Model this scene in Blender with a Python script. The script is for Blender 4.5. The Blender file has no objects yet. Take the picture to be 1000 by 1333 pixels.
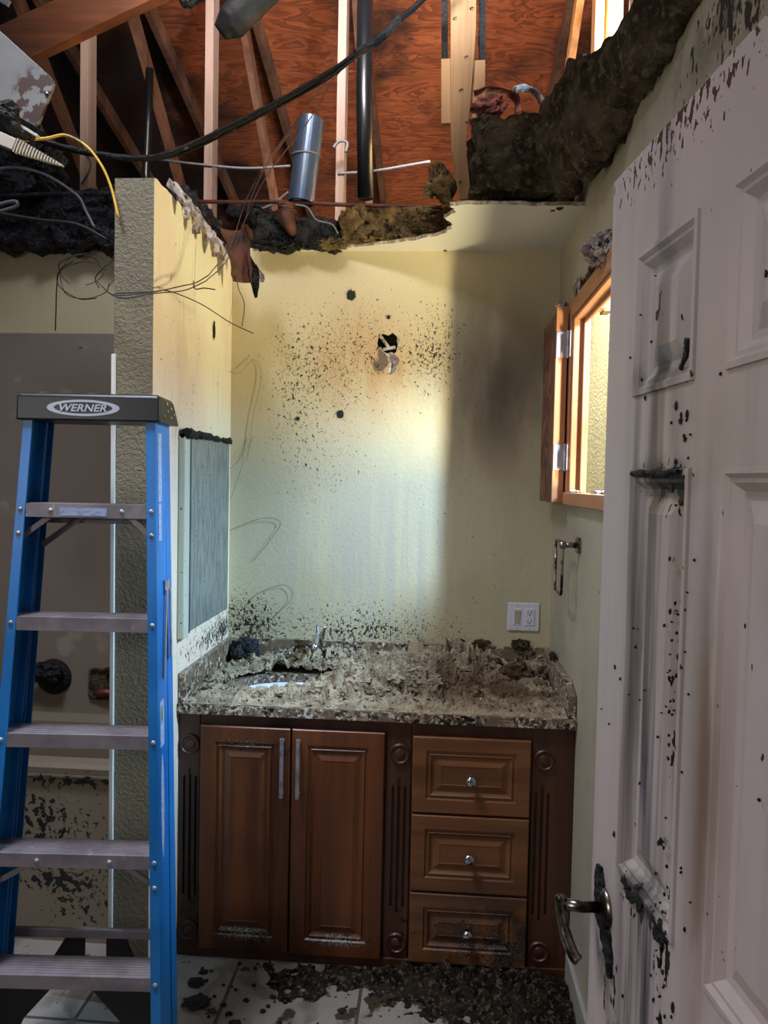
import bpy, bmesh, math, random
from mathutils import Vector, Matrix, noise
from mathutils.geometry import tessellate_polygon
random.seed(7)
scene = bpy.context.scene
COL = scene.collection
PI = math.pi

# ------------------------------------------------------------------ camera
Fv = Vector((-0.06829239, 0.99685935, -0.04009468))
Rv = Vector((0.99739865, 0.06914817, 0.02035838))
Uv = Vector((-0.02306692, 0.03860005, 0.99898846))
CAMZ = 1.6246
cd = bpy.data.cameras.new('camera'); cam = bpy.data.objects.new('camera', cd); COL.objects.link(cam)
m = Matrix.Identity(4)
for i in range(3):
    m[i][0] = Rv[i]; m[i][1] = Uv[i]; m[i][2] = -Fv[i]
m[2][3] = CAMZ
cam.matrix_world = m
cd.sensor_fit = 'HORIZONTAL'; cd.sensor_width = 36; cd.lens = 36 * 0.96249; cd.clip_start = 0.02
scene.camera = cam

# ------------------------------------------------------------------ light
scene.view_settings.view_transform = 'Standard'
scene.view_settings.look = 'None'
scene.view_settings.exposure = 0.0
scene.view_settings.gamma = 1.0
w = bpy.data.worlds.new('world'); scene.world = w; w.use_nodes = True
bg = w.node_tree.nodes['Background']
bg.inputs[0].default_value = (0.80, 0.86, 1.0, 1); bg.inputs[1].default_value = 0.13

def area(name, loc, target, size, power, col, spread=180, tall=None):
    l = bpy.data.lights.new(name, 'AREA'); l.shape = 'ELLIPSE' if tall else 'DISK'; l.size = size; l.size_y = tall or size; l.energy = power; l.color = col
    l.spread = math.radians(spread)
    o = bpy.data.objects.new(name, l); COL.objects.link(o); o.location = loc
    d = Vector(target) - Vector(loc); o.rotation_euler = d.to_track_quat('-Z', 'Y').to_euler()
    return o
# daylight through the window: low warm bounce from sunlit ground, high cool sky
area('window_bounce_light', (1.32, 1.80, 1.40), (-0.35, 3.0, 2.05), 0.10, 62, (1.0, 0.87, 0.54), tall=0.45)
area('window_sky_light', (1.32, 1.85, 2.50), (-0.35, 3.0, 1.45), 0.12, 125, (0.46, 0.70, 1.0), tall=0.55)
# sunlit yard wall seen through the window
area('yard_sun_light', (0.66, 3.45, 3.0), (0.95, 4.2, 1.9), 0.2, 300, (1.0, 0.93, 0.72))
# daylight falling through the opened roof
area('roof_gap_light', (1.5, 2.3, 4.2), (0.74, 3.6, 3.5), 0.2, 90, (1.0, 0.80, 0.60), 50)
area('attic_day_light', (-0.3, 1.2, 4.2), (-0.3, 4.6, 3.9), 0.8, 66, (1.0, 0.93, 0.90), 82)
area('roof_opening_light', (-1.3, 1.35, 4.0), (-0.9, 1.95, 0.8), 0.6, 24, (0.80, 0.84, 1.0), 88)
area('door_fill_light', (-2.3, -1.2, 2.1), (0.3, 0.8, 1.5), 0.9, 11, (1.0, 0.95, 0.93), 120)  # added fill lamp to brighten the door, stands for no known source

# ------------------------------------------------------------------ pixel to point on a real plane (measuring aid)
def at(px, py, X=None, Y=None, Z=None):
    d = Fv + Rv * ((px - 500) / 962.49) - Uv * ((py - 666.5) / 962.49)
    t = X / d.x if X is not None else (Y / d.y if Y is not None else (Z - CAMZ) / d.z)
    return Vector((0, 0, CAMZ)) + d * t

def hexc(h):
    h = h.lstrip('#'); r = []
    for i in (0, 2, 4):
        v = int(h[i:i+2], 16) / 255
        r.append(v / 12.92 if v <= .04045 else ((v + .055) / 1.055) ** 2.4)
    return (*r, 1)

# ------------------------------------------------------------------ materials
class NT:
    def __init__(s, name):
        s.m = bpy.data.materials.new(name); s.m.use_nodes = True
        s.t = s.m.node_tree; s.b = s.t.nodes['Principled BSDF']; s.tc = s.t.nodes.new('ShaderNodeTexCoord')
        s.obj = s.tc.outputs['Object']
    def link(s, a, b): s.t.links.new(a, b)
    def mapping(s, sc, src=None, loc=(0, 0, 0)):
        n = s.t.nodes.new('ShaderNodeMapping'); n.inputs['Scale'].default_value = sc; n.inputs['Location'].default_value = loc
        s.link(src or s.obj, n.inputs[0]); return n.outputs[0]
    def noise(s, scale, detail=4, vec=None, rough=.55, dist=0):
        n = s.t.nodes.new('ShaderNodeTexNoise'); n.inputs['Scale'].default_value = scale
        n.inputs['Detail'].default_value = detail; n.inputs['Roughness'].default_value = rough; n.inputs['Distortion'].default_value = dist
        s.link(vec or s.obj, n.inputs['Vector']); return n.outputs['Fac']
    def voro(s, scale, vec=None, feature='F1', out='Distance'):
        n = s.t.nodes.new('ShaderNodeTexVoronoi'); n.feature = feature; n.inputs['Scale'].default_value = scale
        s.link(vec or s.obj, n.inputs['Vector']); return n.outputs[out]
    def math(s, op, a, b=None, clamp=False):
        n = s.t.nodes.new('ShaderNodeMath'); n.operation = op; n.use_clamp = clamp
        for i, v in ((0, a), (1, b)):
            if v is None: continue
            if isinstance(v, (int, float)): n.inputs[i].default_value = v
            else: s.link(v, n.inputs[i])
        return n.outputs[0]
    def rng(s, v, a, b, c=0, d=1, smooth=True):
        n = s.t.nodes.new('ShaderNodeMapRange'); n.interpolation_type = 'SMOOTHSTEP' if smooth else 'LINEAR'
        for i, x in ((1, a), (2, b), (3, c), (4, d)): n.inputs[i].default_value = x
        s.link(v, n.inputs[0]); return n.outputs[0]
    def mix(s, f, a, b):
        n = s.t.nodes.new('ShaderNodeMix'); n.data_type = 'RGBA'
        if isinstance(f, (int, float)): n.inputs[0].default_value = f
        else: s.link(f, n.inputs[0])
        for i, v in ((6, a), (7, b)):
            if isinstance(v, tuple): n.inputs[i].default_value = v
            else: s.link(v, n.inputs[i])
        return n.outputs[2]
    def region(s, c, r, soft=0.0):
        """1 inside an ellipsoid centred at c with radii r fading to 0 at its rim"""
        n = s.t.nodes.new('ShaderNodeVectorMath'); n.operation = 'SUBTRACT'; s.link(s.obj, n.inputs[0]); n.inputs[1].default_value = c
        q = s.t.nodes.new('ShaderNodeVectorMath'); q.operation = 'DIVIDE'; s.link(n.outputs[0], q.inputs[0]); q.inputs[1].default_value = r
        l = s.t.nodes.new('ShaderNodeVectorMath'); l.operation = 'LENGTH'; s.link(q.outputs[0], l.inputs[0])
        return s.rng(l.outputs['Value'], soft, 1.0, 1, 0)
    def sumreg(s, regs):
        tot = None
        for c, r, wt in regs:
            v = s.math('MULTIPLY', s.region(c, r), wt)
            tot = v if tot is None else s.math('ADD', tot, v)
        return tot

def mat(name, col, rough=.6, metal=0, var=None, bump=(), specks=(), stains_shade=(), trans=0, spec=None, coat=0):
    """var: (scale, colour, lo, hi, stretch); bump: (scale, strength, dist[, stretch]);
    specks: dict(scale, thr, col, regs, stretch, w); stains: dict(col, regs, scale, amt, stretch)"""
    n = NT(name); c = hexc(col) if isinstance(col, str) else col
    for v in (var or ()):
        f = n.rng(n.noise(v[0], 6, n.mapping(v[4] if len(v) > 4 else (1, 1, 1))), v[2], v[3])
        c = n.mix(f, c, hexc(v[1]))
    for sdic in stains_shade:
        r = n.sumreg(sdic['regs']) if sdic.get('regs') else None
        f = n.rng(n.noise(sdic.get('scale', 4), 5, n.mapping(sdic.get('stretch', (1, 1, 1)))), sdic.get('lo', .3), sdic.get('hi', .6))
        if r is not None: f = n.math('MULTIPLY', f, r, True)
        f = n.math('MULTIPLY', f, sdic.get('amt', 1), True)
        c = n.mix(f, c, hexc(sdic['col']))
    for d in specks:
        f = n.noise(d['scale'], d.get('detail', 2.5), n.mapping(d.get('stretch', (1, 1, 1)), loc=d.get('off', (0, 0, 0))))
        if d.get('regs'): f = n.math('ADD', f, n.sumreg(d['regs']))
        f = n.rng(f, d['thr'], d['thr'] + d.get('w', .02))
        c = n.mix(f, c, hexc(d['col']))
    if isinstance(c, tuple): n.b.inputs['Base Color'].default_value = c
    else: n.link(c, n.b.inputs['Base Color'])
    n.b.inputs['Roughness'].default_value = rough; n.b.inputs['Metallic'].default_value = metal
    if spec is not None: n.b.inputs['Specular IOR Level'].default_value = spec
    if coat: n.b.inputs['Coat Weight'].default_value = coat
    if trans: n.b.inputs['Transmission Weight'].default_value = trans
    last = None
    for b in bump:
        k = n.t.nodes.new('ShaderNodeBump'); k.inputs['Strength'].default_value = b[1]; k.inputs['Distance'].default_value = b[2]
        n.link(n.noise(b[0], 4, n.mapping(b[3] if len(b) > 3 else (1, 1, 1))), k.inputs['Height'])
        if last is not None: n.link(last, k.inputs['Normal'])
        last = k.outputs[0]
    if last is not None: n.link(last, n.b.inputs['Normal'])
    return n.m

def wood(name, a, b, axis=2, scale=1.0, rough=.5, dark=None, specks=(), stains_shade=(), bump=.3):
    st = [26 * scale] * 3; st[axis] = 1.6 * scale
    return mat(name, a, rough, var=[(1.0, b, .35, .65, tuple(st)), (2.2 * scale, dark or b, .50, .75)], specks=specks, stains_shade=stains_shade,
               bump=[(1.0, bump, .002, tuple(x * 2.5 for x in st))])

BLK = '#0c0b0a'
M = {}
back_regs = [((-.34, 3, 2.18), (.46, 1, .38), .12), ((.0, 3, 2.16), (.22, 1, .34), .14), ((-.30, 3, 1.00), (.75, 1, .22), .17), ((-.62, 3, 2.0), (.2, 1, .6), .09), ((-.78, 3, 1.04), (.24, 1, .28), .17), ((-.1, 3, 1.5), (.9, 1, .9), .03), ((-.45, 3, 1.80), (.30, 1, .6), .07)]
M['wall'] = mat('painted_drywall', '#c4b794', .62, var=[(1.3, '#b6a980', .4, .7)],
    stains_shade=[dict(col='#b48a62', regs=[((-.30, 3, 2.12), (.32, 1, .36), .75)], scale=3, stretch=(3, 3, .6)),  # browner patch on the upper wall, streaked vertically
            dict(col='#5f5140', regs=[((.24, 3, 2.0), (.40, 1, .60), 1.0)], scale=2.5, lo=.2, hi=.6, stretch=(2, 2, .6)),  # soot brown, with the shade on the wall's right part painted in
            dict(col='#a4a294', regs=[((-.15, 3, 1.3), (1.0, 1, .6), .6)], scale=3, stretch=(8, 8, .4)),  # greyer streaks across the lower wall
            dict(col='#e9e6d6', scale=1.0, stretch=(30, 30, .5), lo=.70, hi=.76, amt=.6)],
    specks=[dict(scale=120, thr=.745, col='#20190f', regs=back_regs, stretch=(1, 1, .75)),
            dict(scale=50, thr=.80, col=BLK, regs=back_regs, off=(3, 1, 2)),
            dict(scale=190, thr=.75, col='#3a2c1a', regs=back_regs, off=(5, 1, 2))],
    bump=[(70, .55, .004), (160, .2, .002)])
lw = [((-.846, 2.8, 1.02), (.3, .7, .13), .22), ((-.846, 2.95, 1.0), (.3, .2, .25), .08), ((-.846, 2.5, 1.9), (.3, .6, .8), .07)]
M['wall_alcove'] = mat('painted_drywall_soot_streaked', '#ece4c6', .62, var=[(1.2, '#e2d0b8', .45, .6, (1, 1, .4))],
    stains_shade=[dict(col='#cfae98', regs=[((-.85, 2.45, 2.0), (.3, .4, .4), .6)], scale=3, stretch=(2, 2, 1)),
            dict(col='#8d8574', scale=1.0, stretch=(70, 70, 3), lo=.58, hi=.74, amt=.4)],
    specks=[dict(scale=80, thr=.755, col='#1e1810', regs=lw, stretch=(1, 1, .5)), dict(scale=120, thr=.76, col='#2a2218', regs=lw, off=(2, 2, 2))],
    bump=[(70, .5, .004)])
M['wall_pillar'] = mat('heavy_textured_drywall', '#80765c', .7, var=[(2, '#6c634e', .4, .65)],
    specks=[dict(scale=26, thr=.74, col='#352c1e')], bump=[(75, .9, .006), (150, .4, .003)])
M['wall_right'] = mat('sooty_painted_drywall', '#aba18b', .62, var=[(1.6, '#968c78', .4, .65)],
    stains_shade=[dict(col='#3c372d', regs=[((.47, 1.25, 2.5), (.4, .55, .22), 1.0)], scale=9, lo=.42, hi=.6)],
    specks=[dict(scale=55, thr=.77, col='#1b1712', stretch=(1, 1, .6), regs=[((.47, 1.2, 2.42), (.4, .75, .32), .22), ((.47, 2.3, .9), (.4, .6, 1.0), .03)]),
            dict(scale=25, thr=.78, col='#1b1712', stretch=(1, 1, .5), regs=[((.47, 1.2, 2.45), (.4, .6, .28), .24)])],
    bump=[(70, .45, .004)])
M['gyp_edge'] = mat('gypsum_core', '#c9bfa6', .9, var=[(40, '#8c7a5c', .4, .6)], bump=[(90, .8, .004)])
M['ceil'] = mat('white_textured_ceiling', '#d9d5c6', .7, bump=[(110, .4, .003)])
M['surround'] = mat('sooty_tub_surround', '#7f7264', .5, var=[(1.5, '#6e6355', .4, .7)],
    stains_shade=[dict(col='#a89a88', scale=5, lo=.6, hi=.7, amt=.5)], specks=[dict(scale=30, thr=.76, col='#14110d')], bump=[(8, .1, .004)])
tubr = [((-1.35, 2.45, .3), (.22, .5, .35), .17), ((-1.1, 2.5, .62), (.5, .6, .06), .10), ((-1.1, 2.45, .15), (.35, .5, .2), .08)]
M['tub'] = mat('sooty_bathtub_enamel', '#a3957c', .4, specks=[dict(scale=22, thr=.72, col='#0d0b09', regs=tubr, detail=4),
    dict(scale=60, thr=.75, col='#241d15', regs=tubr)], var=[(2, '#8c8069', .4, .7)])
M['trimwhite'] = mat('white_edge_trim', '#dad8d0', .4)
M['tile'] = None
def tile_mat():
    n = NT('marbled_floor_tile')
    br = n.t.nodes.new('ShaderNodeTexBrick'); br.offset = 0; br.inputs['Scale'].default_value = 1
    br.inputs['Brick Width'].default_value = .42; br.inputs['Row Height'].default_value = .42; br.inputs['Mortar Size'].default_value = .006
    br.inputs['Color1'].default_value = hexc('#958e84'); br.inputs['Color2'].default_value = hexc('#8b847a'); br.inputs['Mortar'].default_value = hexc('#4c443a')
    mp = n.t.nodes.new('ShaderNodeMapping'); mp.inputs['Location'].default_value = (.20, .02, 0); mp.inputs['Rotation'].default_value = (0, 0, 0)
    n.link(n.obj, mp.inputs[0]); n.link(mp.outputs[0], br.inputs[0])
    c = n.mix(n.rng(n.noise(5, 7, dist=1.2), .5, .62), br.outputs[0], hexc('#6d665c'))
    r = n.sumreg([((.1, 2.3, 0), (.75, .22, 1), .16)])
    c = n.mix(n.rng(n.math('ADD', n.noise(9, 5), r), .60, .64), c, hexc('#3d3327'))
    c = n.mix(n.rng(n.math('ADD', n.noise(45, 3), r), .70, .72), c, hexc('#14110e'))
    n.link(c, n.b.inputs['Base Color']); n.b.inputs['Roughness'].default_value = .45
    b = n.t.nodes.new('ShaderNodeBump'); b.inputs['Strength'].default_value = .4; b.inputs['Distance'].default_value = .004
    n.link(n.math('SUBTRACT', 1.0, br.outputs['Fac']), b.inputs['Height']); n.link(b.outputs[0], n.b.inputs['Normal'])
    return n.m
M['tile'] = tile_mat()
cabr = [((-.6, 2.4, .09), (.22, .3, .06), .15), ((-.28, 2.4, .09), (.2, .3, .05), .15), ((.2, 2.4, .12), (.4, .3, .16), .07), ((-.6, 2.4, .76), (.3, .3, .05), .09), ((-.1, 2.4, .15), (.1, .3, .3), .08)]
M['cab'] = wood('cherry_cabinet_wood', '#7d4526', '#63331b', 2, .7, .38, '#55290f', bump=.12,
    specks=[dict(scale=70, thr=.74, col='#120c08', regs=cabr, detail=4), dict(scale=200, thr=.76, col='#9b9284', regs=cabr)],
    stains_shade=[dict(col='#3a332c', regs=[((.25, 2.4, .18), (.35, .3, .22), .75)], scale=14, lo=.35, hi=.6)])
M['cab_h'] = wood('cherry_drawer_wood', '#8a5430', '#6e3d20', 0, .7, .38, '#5f3216', bump=.12,
    specks=[dict(scale=70, thr=.74, col='#120c08', regs=cabr, detail=4), dict(scale=200, thr=.76, col='#9b9284', regs=cabr)],
    stains_shade=[dict(col='#3a332c', regs=[((.25, 2.4, .18), (.35, .3, .22), .75)], scale=14, lo=.35, hi=.6)])
M['cab_dark'] = wood('dark_cherry_frame_wood', '#5a2f1e', '#43200f', 2, .7, .45, '#2d140a', bump=.12,
    specks=[dict(scale=50, thr=.74, col='#0c0806', regs=[((-.8, 2.4, .2), (.15, .3, .35), .2), ((-.1, 2.4, .2), (.1, .3, .35), .15)])])
def granite_mat(dirty):
    n = NT('dusty_granite' if dirty else 'granite')
    c = n.mix(n.rng(n.noise(38, 6, dist=1.5), .44, .54), hexc('#a08a70'), hexc('#4b3f35'))
    c = n.mix(n.rng(n.noise(75, 4, n.mapping((1, 1, 1), loc=(4, 2, 1))), .56, .6), c, hexc('#d9cdbc'))
    c = n.mix(n.rng(n.noise(60, 4, n.mapping((1, 1, 1), loc=(9, 5, 1))), .56, .6), c, hexc('#15120f'))
    c = n.mix(n.rng(n.noise(14, 5), .45, .62), c, hexc('#6f5f4b'))
    n.link(c, n.b.inputs['Base Color']); n.b.inputs['Roughness'].default_value = .35
    return n.m
M['granite'] = granite_mat(True)
def insul(name, a, b, c2, rough=.95, sc=14):
    return mat(name, a, rough, var=[(sc, b, .4, .6), (sc * 3.2, c2, .52, .64), (sc * 9, a, .55, .7)], bump=[(1, 1.0, .03, (30, 30, 90)), (260, 1.0, .008)], spec=.05)
M['heap'] = insul('grey_tan_insulation', '#93856c', '#6f6250', '#3d352b')
M['heap_brown'] = insul('brown_insulation_dust', '#6e563a', '#4d3c28', '#8a7a62')
M['batt'] = insul('dark_sooty_insulation', '#6a5c49', '#463a2d', '#7d6f59', sc=11)
M['batt_tan'] = insul('tan_insulation', '#8a734e', '#5c492e', '#30271b', sc=9)
M['char'] = mat('charred_crust', '#0c0b0b', .6, var=[(18, '#1f1d1e', .4, .62), (50, '#2c2620', .6, .7)], bump=[(30, 1.0, .02), (90, .9, .01)], spec=.3)
M['char_blue'] = mat('charred_glossy_insulation', '#08090e', .38, var=[(22, '#171a26', .45, .6), (70, '#474b5c', .64, .72)], bump=[(35, 1.0, .03), (120, 1.0, .01)], spec=.6)
M['char_wood'] = wood('charred_timber', '#100f0f', '#080808', 0, 1, .65, '#1c1a19', bump=1.0)
M['beam'] = wood('scorched_orange_timber', '#874d2c', '#643519', 0, .8, .6, '#502612',
    stains_shade=[dict(col='#15151a', regs=[((-1.95, 2.7, 3.02), (.68, 2, .68), 1.6)], scale=3, lo=.0, hi=.2)])
M['stud'] = wood('weathered_pink_stud', '#8c7468', '#735d50', 2, .7, .75, '#5c473b')
M['stud_warm'] = wood('red_brown_web_timber', '#6b452f', '#50301f', 2, .7, .7, '#361d10')
M['stud_bright'] = wood('sunlit_orange_stud', '#c9905a', '#a96b38', 2, .7, .65, '#8b4a22')  # lighter orange, sunlight on the right-hand truss put into the colour
M['post'] = wood('yellow_pine', '#a98152', '#835c34', 2, .55, .65, '#6e4724', specks=[dict(scale=20, thr=.73, col='#3a2412')])
def ply_mat():
    n = NT('reddish_plywood_sheathing')
    v = n.mapping((1.1, 3.6, 3.6))
    wv = n.noise(1.6, 3, v, dist=1.6)
    bands = n.math('FRACT', n.math('MULTIPLY', wv, 7.0))
    c = n.mix(n.rng(bands, .1, .9), hexc('#a0522a'), hexc('#74381b'))
    c = n.mix(n.rng(n.noise(1, 5, n.mapping((4, 22, 22))), .5, .75), c, hexc('#a85c34'))
    # blackening that spreads from the left bays
    g = n.region((-3.2, 5.5, 4), (2.3, 4, 3), .3)
    f = n.math('MULTIPLY', n.rng(n.math('ADD', n.noise(1.3, 4), n.math('MULTIPLY', g, .40)), .50, .72), .95)
    c = n.mix(f, c, hexc('#120a07'))
    n.link(c, n.b.inputs['Base Color']); n.b.inputs['Roughness'].default_value = .7
    return n.m
M['ply'] = ply_mat()
M['gable'] = mat('pinkish_sheathing_board', '#8d7e7c', .8, var=[(3, '#7d6d6b', .4, .6)])
M['black'] = mat('black_plastic_pipe', '#0c0d10', .32)
M['abs'] = mat('grey_metal_duct', '#4c586b', .35, .55, specks=[dict(scale=30, thr=.76, col='#15161a')], var=[(8, '#43526b', .4, .7)])
M['copper'] = mat('copper_pipe', '#4d2518', .6, .3, var=[(12, '#22110c', .5, .7)])
M['cable'] = mat('burnt_cable_jacket', '#0b0908', .6, var=[(30, '#4a4038', .64, .72)], bump=[(40, .8, .01)], spec=.15)
M['wire_c'] = mat('bare_copper_wire', '#4d3428', .45, .4)
M['wire_b'] = mat('black_burnt_wire', '#1d1612', .6)
M['wire_w'] = mat('white_wire_jacket', '#66676a', .5)
M['wire_y'] = mat('yellow_wire_jacket', '#c19a2c', .5, var=[(14, '#6d5420', .5, .7)])
M['wire_f'] = mat('fine_hair_wire', '#7d7458', .6)
M['plate'] = mat('rusty_galvanised_plate', '#9b9a92', .5, .25, var=[(4, '#85847d', .4, .7)],
    stains_shade=[dict(col='#6b4118', regs=[((-1.225, 2.2, 2.775), (.12, 1, .14), 1.5)], scale=22, lo=.46, hi=.54)], bump=[(60, .2, .002)])
M['plas'] = mat('cream_ribbed_plastic', '#a89e8c', .5)
M['paper'] = mat('torn_drywall_paper', '#b8aca4', .85, var=[(25, '#786b66', .42, .58), (60, '#2d2522', .60, .66)], bump=[(50, .5, .004)])
M['kraft'] = mat('scorched_kraft_paper', '#5d3421', .8, var=[(14, '#43261a', .4, .6), (10, '#120d0c', .54, .62)])
M['kraft_pink'] = mat('brown_pink_paper', '#8d5045', .8, var=[(20, '#4c241e', .4, .6)])
M['door'] = mat('sooty_white_door_paint', '#c4b4ae', .45, var=[(1.5, '#b8aca6', .4, .65), (1.0, '#aca39f', .5, .7, (20, 20, .8))],
    stains_shade=[dict(col='#4c4547', regs=[((.43, 0, 1.45), (.11, 1, .66), 1.5), ((.42, 0, .95), (.11, 1, .35), .9)], scale=1, lo=.38, hi=.62, stretch=(34, 34, 1.2)),
            dict(col='#a8977f', regs=[((.30, 0, 1.55), (.25, 1, .35), .8)], scale=3, lo=.35, hi=.6),
            dict(col='#7d6650', regs=[((.285, 0, 1.35), (.045, 1, .5), 1.0), ((.11, 0, 1.55), (.12, 1, .12), .8)], scale=2, lo=.38, hi=.58, stretch=(6, 6, 1)),
            dict(col='#2e2826', regs=[((.41, 0, 1.635), (.11, 1, .035), 1.2), ((.43, 0, 1.755), (.1, 1, .03), .9), ((.41, 0, 1.15), (.1, 1, .03), 1.0), ((.53, 0, 1.03), (.05, 1, .12), 1.0)], scale=30, lo=.36, hi=.56, stretch=(1, 1, .5))],
    specks=[dict(scale=48, thr=.775, col='#18120e', stretch=(1, 1, .45)),
            dict(scale=85, thr=.77, col='#14110f', stretch=(1, 1, .5), off=(3, 3, 3), regs=[((.36, 0, 1.50), (.05, 1, .5), .14), ((.36, 0, 1.10), (.04, 1, .35), .16), ((.42, 0, 1.13), (.14, 1, .06), .20), ((.41, 0, 1.63), (.13, 1, .05), .26), ((.43, 0, 1.83), (.09, 1, .08), .16), ((.5, 0, .98), (.09, 1, .14), .2), ((.2, 0, 1.2), (.4, 1, 1.2), .05)]),
            dict(scale=120, thr=.76, col='#4a3222', stretch=(1, 1, .5), off=(6, 3, 3), regs=[((.4, 0, 2.02), (.5, 1, .09), .25)])],
    bump=[(200, .05, .001)])
M['case'] = wood('orange_window_wood', '#bb8460', '#a87048', 2, .8, .45, '#a55e33', bump=.1)
M['case_h'] = wood('orange_window_wood_head', '#bb8460', '#a87048', 1, .8, .45, '#a55e33', bump=.1)
M['burntwood'] = mat('scorched_shutter_face', '#6d4534', .6, var=[(6, '#4d2f24', .4, .6, (1, 1, .5)), (12, '#815848', .5, .6)])
M['hinge'] = mat('brushed_steel_hinge', '#b4aeb0', .4, .6, var=[(30, '#8a8488', .5, .7)])
M['nickel'] = mat('brushed_nickel', '#9a8f83', .28, 1.0, var=[(26, '#3a2e25', .45, .6)])
M['chrome'] = mat('dusty_chrome', '#b9bcc2', .2, 1.0)
M['stucco'] = mat('sunlit_stucco', '#d8cfa6', .8, var=[(2.5, '#c9c3a4', .4, .6)], bump=[(55, .8, .01)])
M['outlet'] = mat('white_switch_plastic', '#cfcfd4', .35)
M['beige'] = mat('beige_rocker_plastic', '#b0a78f', .45)
M['dark'] = mat('black_void', '#0a0908', .9)
M['mirror'] = NT('sooty_mirror_glass').m
def mirror_mat():
    n = NT('streaked_mirror_glass')
    f = n.rng(n.noise(1, 6, n.mapping((60, 60, 9))), .42, .62)
    c = n.mix(f, hexc('#a3aca6'), hexc('#838c8a'))
    s = n.rng(n.math('ADD', n.noise(70, 3), n.sumreg([((-.85, 2.55, 1.35), (.3, .25, .4), .1)])), .66, .70)
    c = n.mix(s, c, hexc('#2c3236'))
    n.link(c, n.b.inputs['Base Color']); n.b.inputs['Metallic'].default_value = .6
    n.b.inputs['Roughness'].default_value = .42
    return n.m
M['mirror'] = mirror_mat()
M['mirror_frame'] = mat('white_cabinet_edge', '#b9bba6', .4, specks=[dict(scale=60, thr=.70, col='#2d2a22')])
M['blue'] = mat('blue_fibreglass', '#1b78bd', .36, var=[(3, '#1266a6', .4, .6), (60, '#2e7cc8', .66, .74)], bump=[(1, .08, .001, (300, 300, 10))])
M['alu'] = mat('dusty_aluminium', '#948b8e', .5, .35, var=[(9, '#7d7579', .4, .65), (40, '#a9a4ac', .64, .74)], specks=[dict(scale=60, thr=.77, col='#2e2826')])
M['capblk'] = mat('scuffed_black_plastic', '#131316', .38, specks=[dict(scale=50, thr=.75, col='#6d6a66', regs=[((0, 0, 1.85), (.3, .3, .015), .1)])])
M['white_ink'] = mat('white_print', '#c6c8d0', .45)
M['label'] = mat('pale_ladder_label', '#a9b6d6', .45, var=[(60, '#8b9ac0', .5, .6, (1, 1, 3))])
M['label_y'] = mat('yellow_green_print', '#a8b430', .45)
M['sink'] = mat('white_porcelain', '#d8dcec', .12, specks=[dict(scale=40, thr=.68, col='#2a2520')])
M['rubber'] = mat('black_foot_rubber', '#0c0c11', .6)
M['redbrown'] = mat('dark_red_soap', '#5a1f12', .5)
M['flake'] = mat('charred_flake', '#0d0b0a', .7, bump=[(60, .6, .01)])
M['base'] = mat('grey_baseboard', '#9a968c', .5, specks=[dict(scale=40, thr=.7, col='#14120f')])

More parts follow.
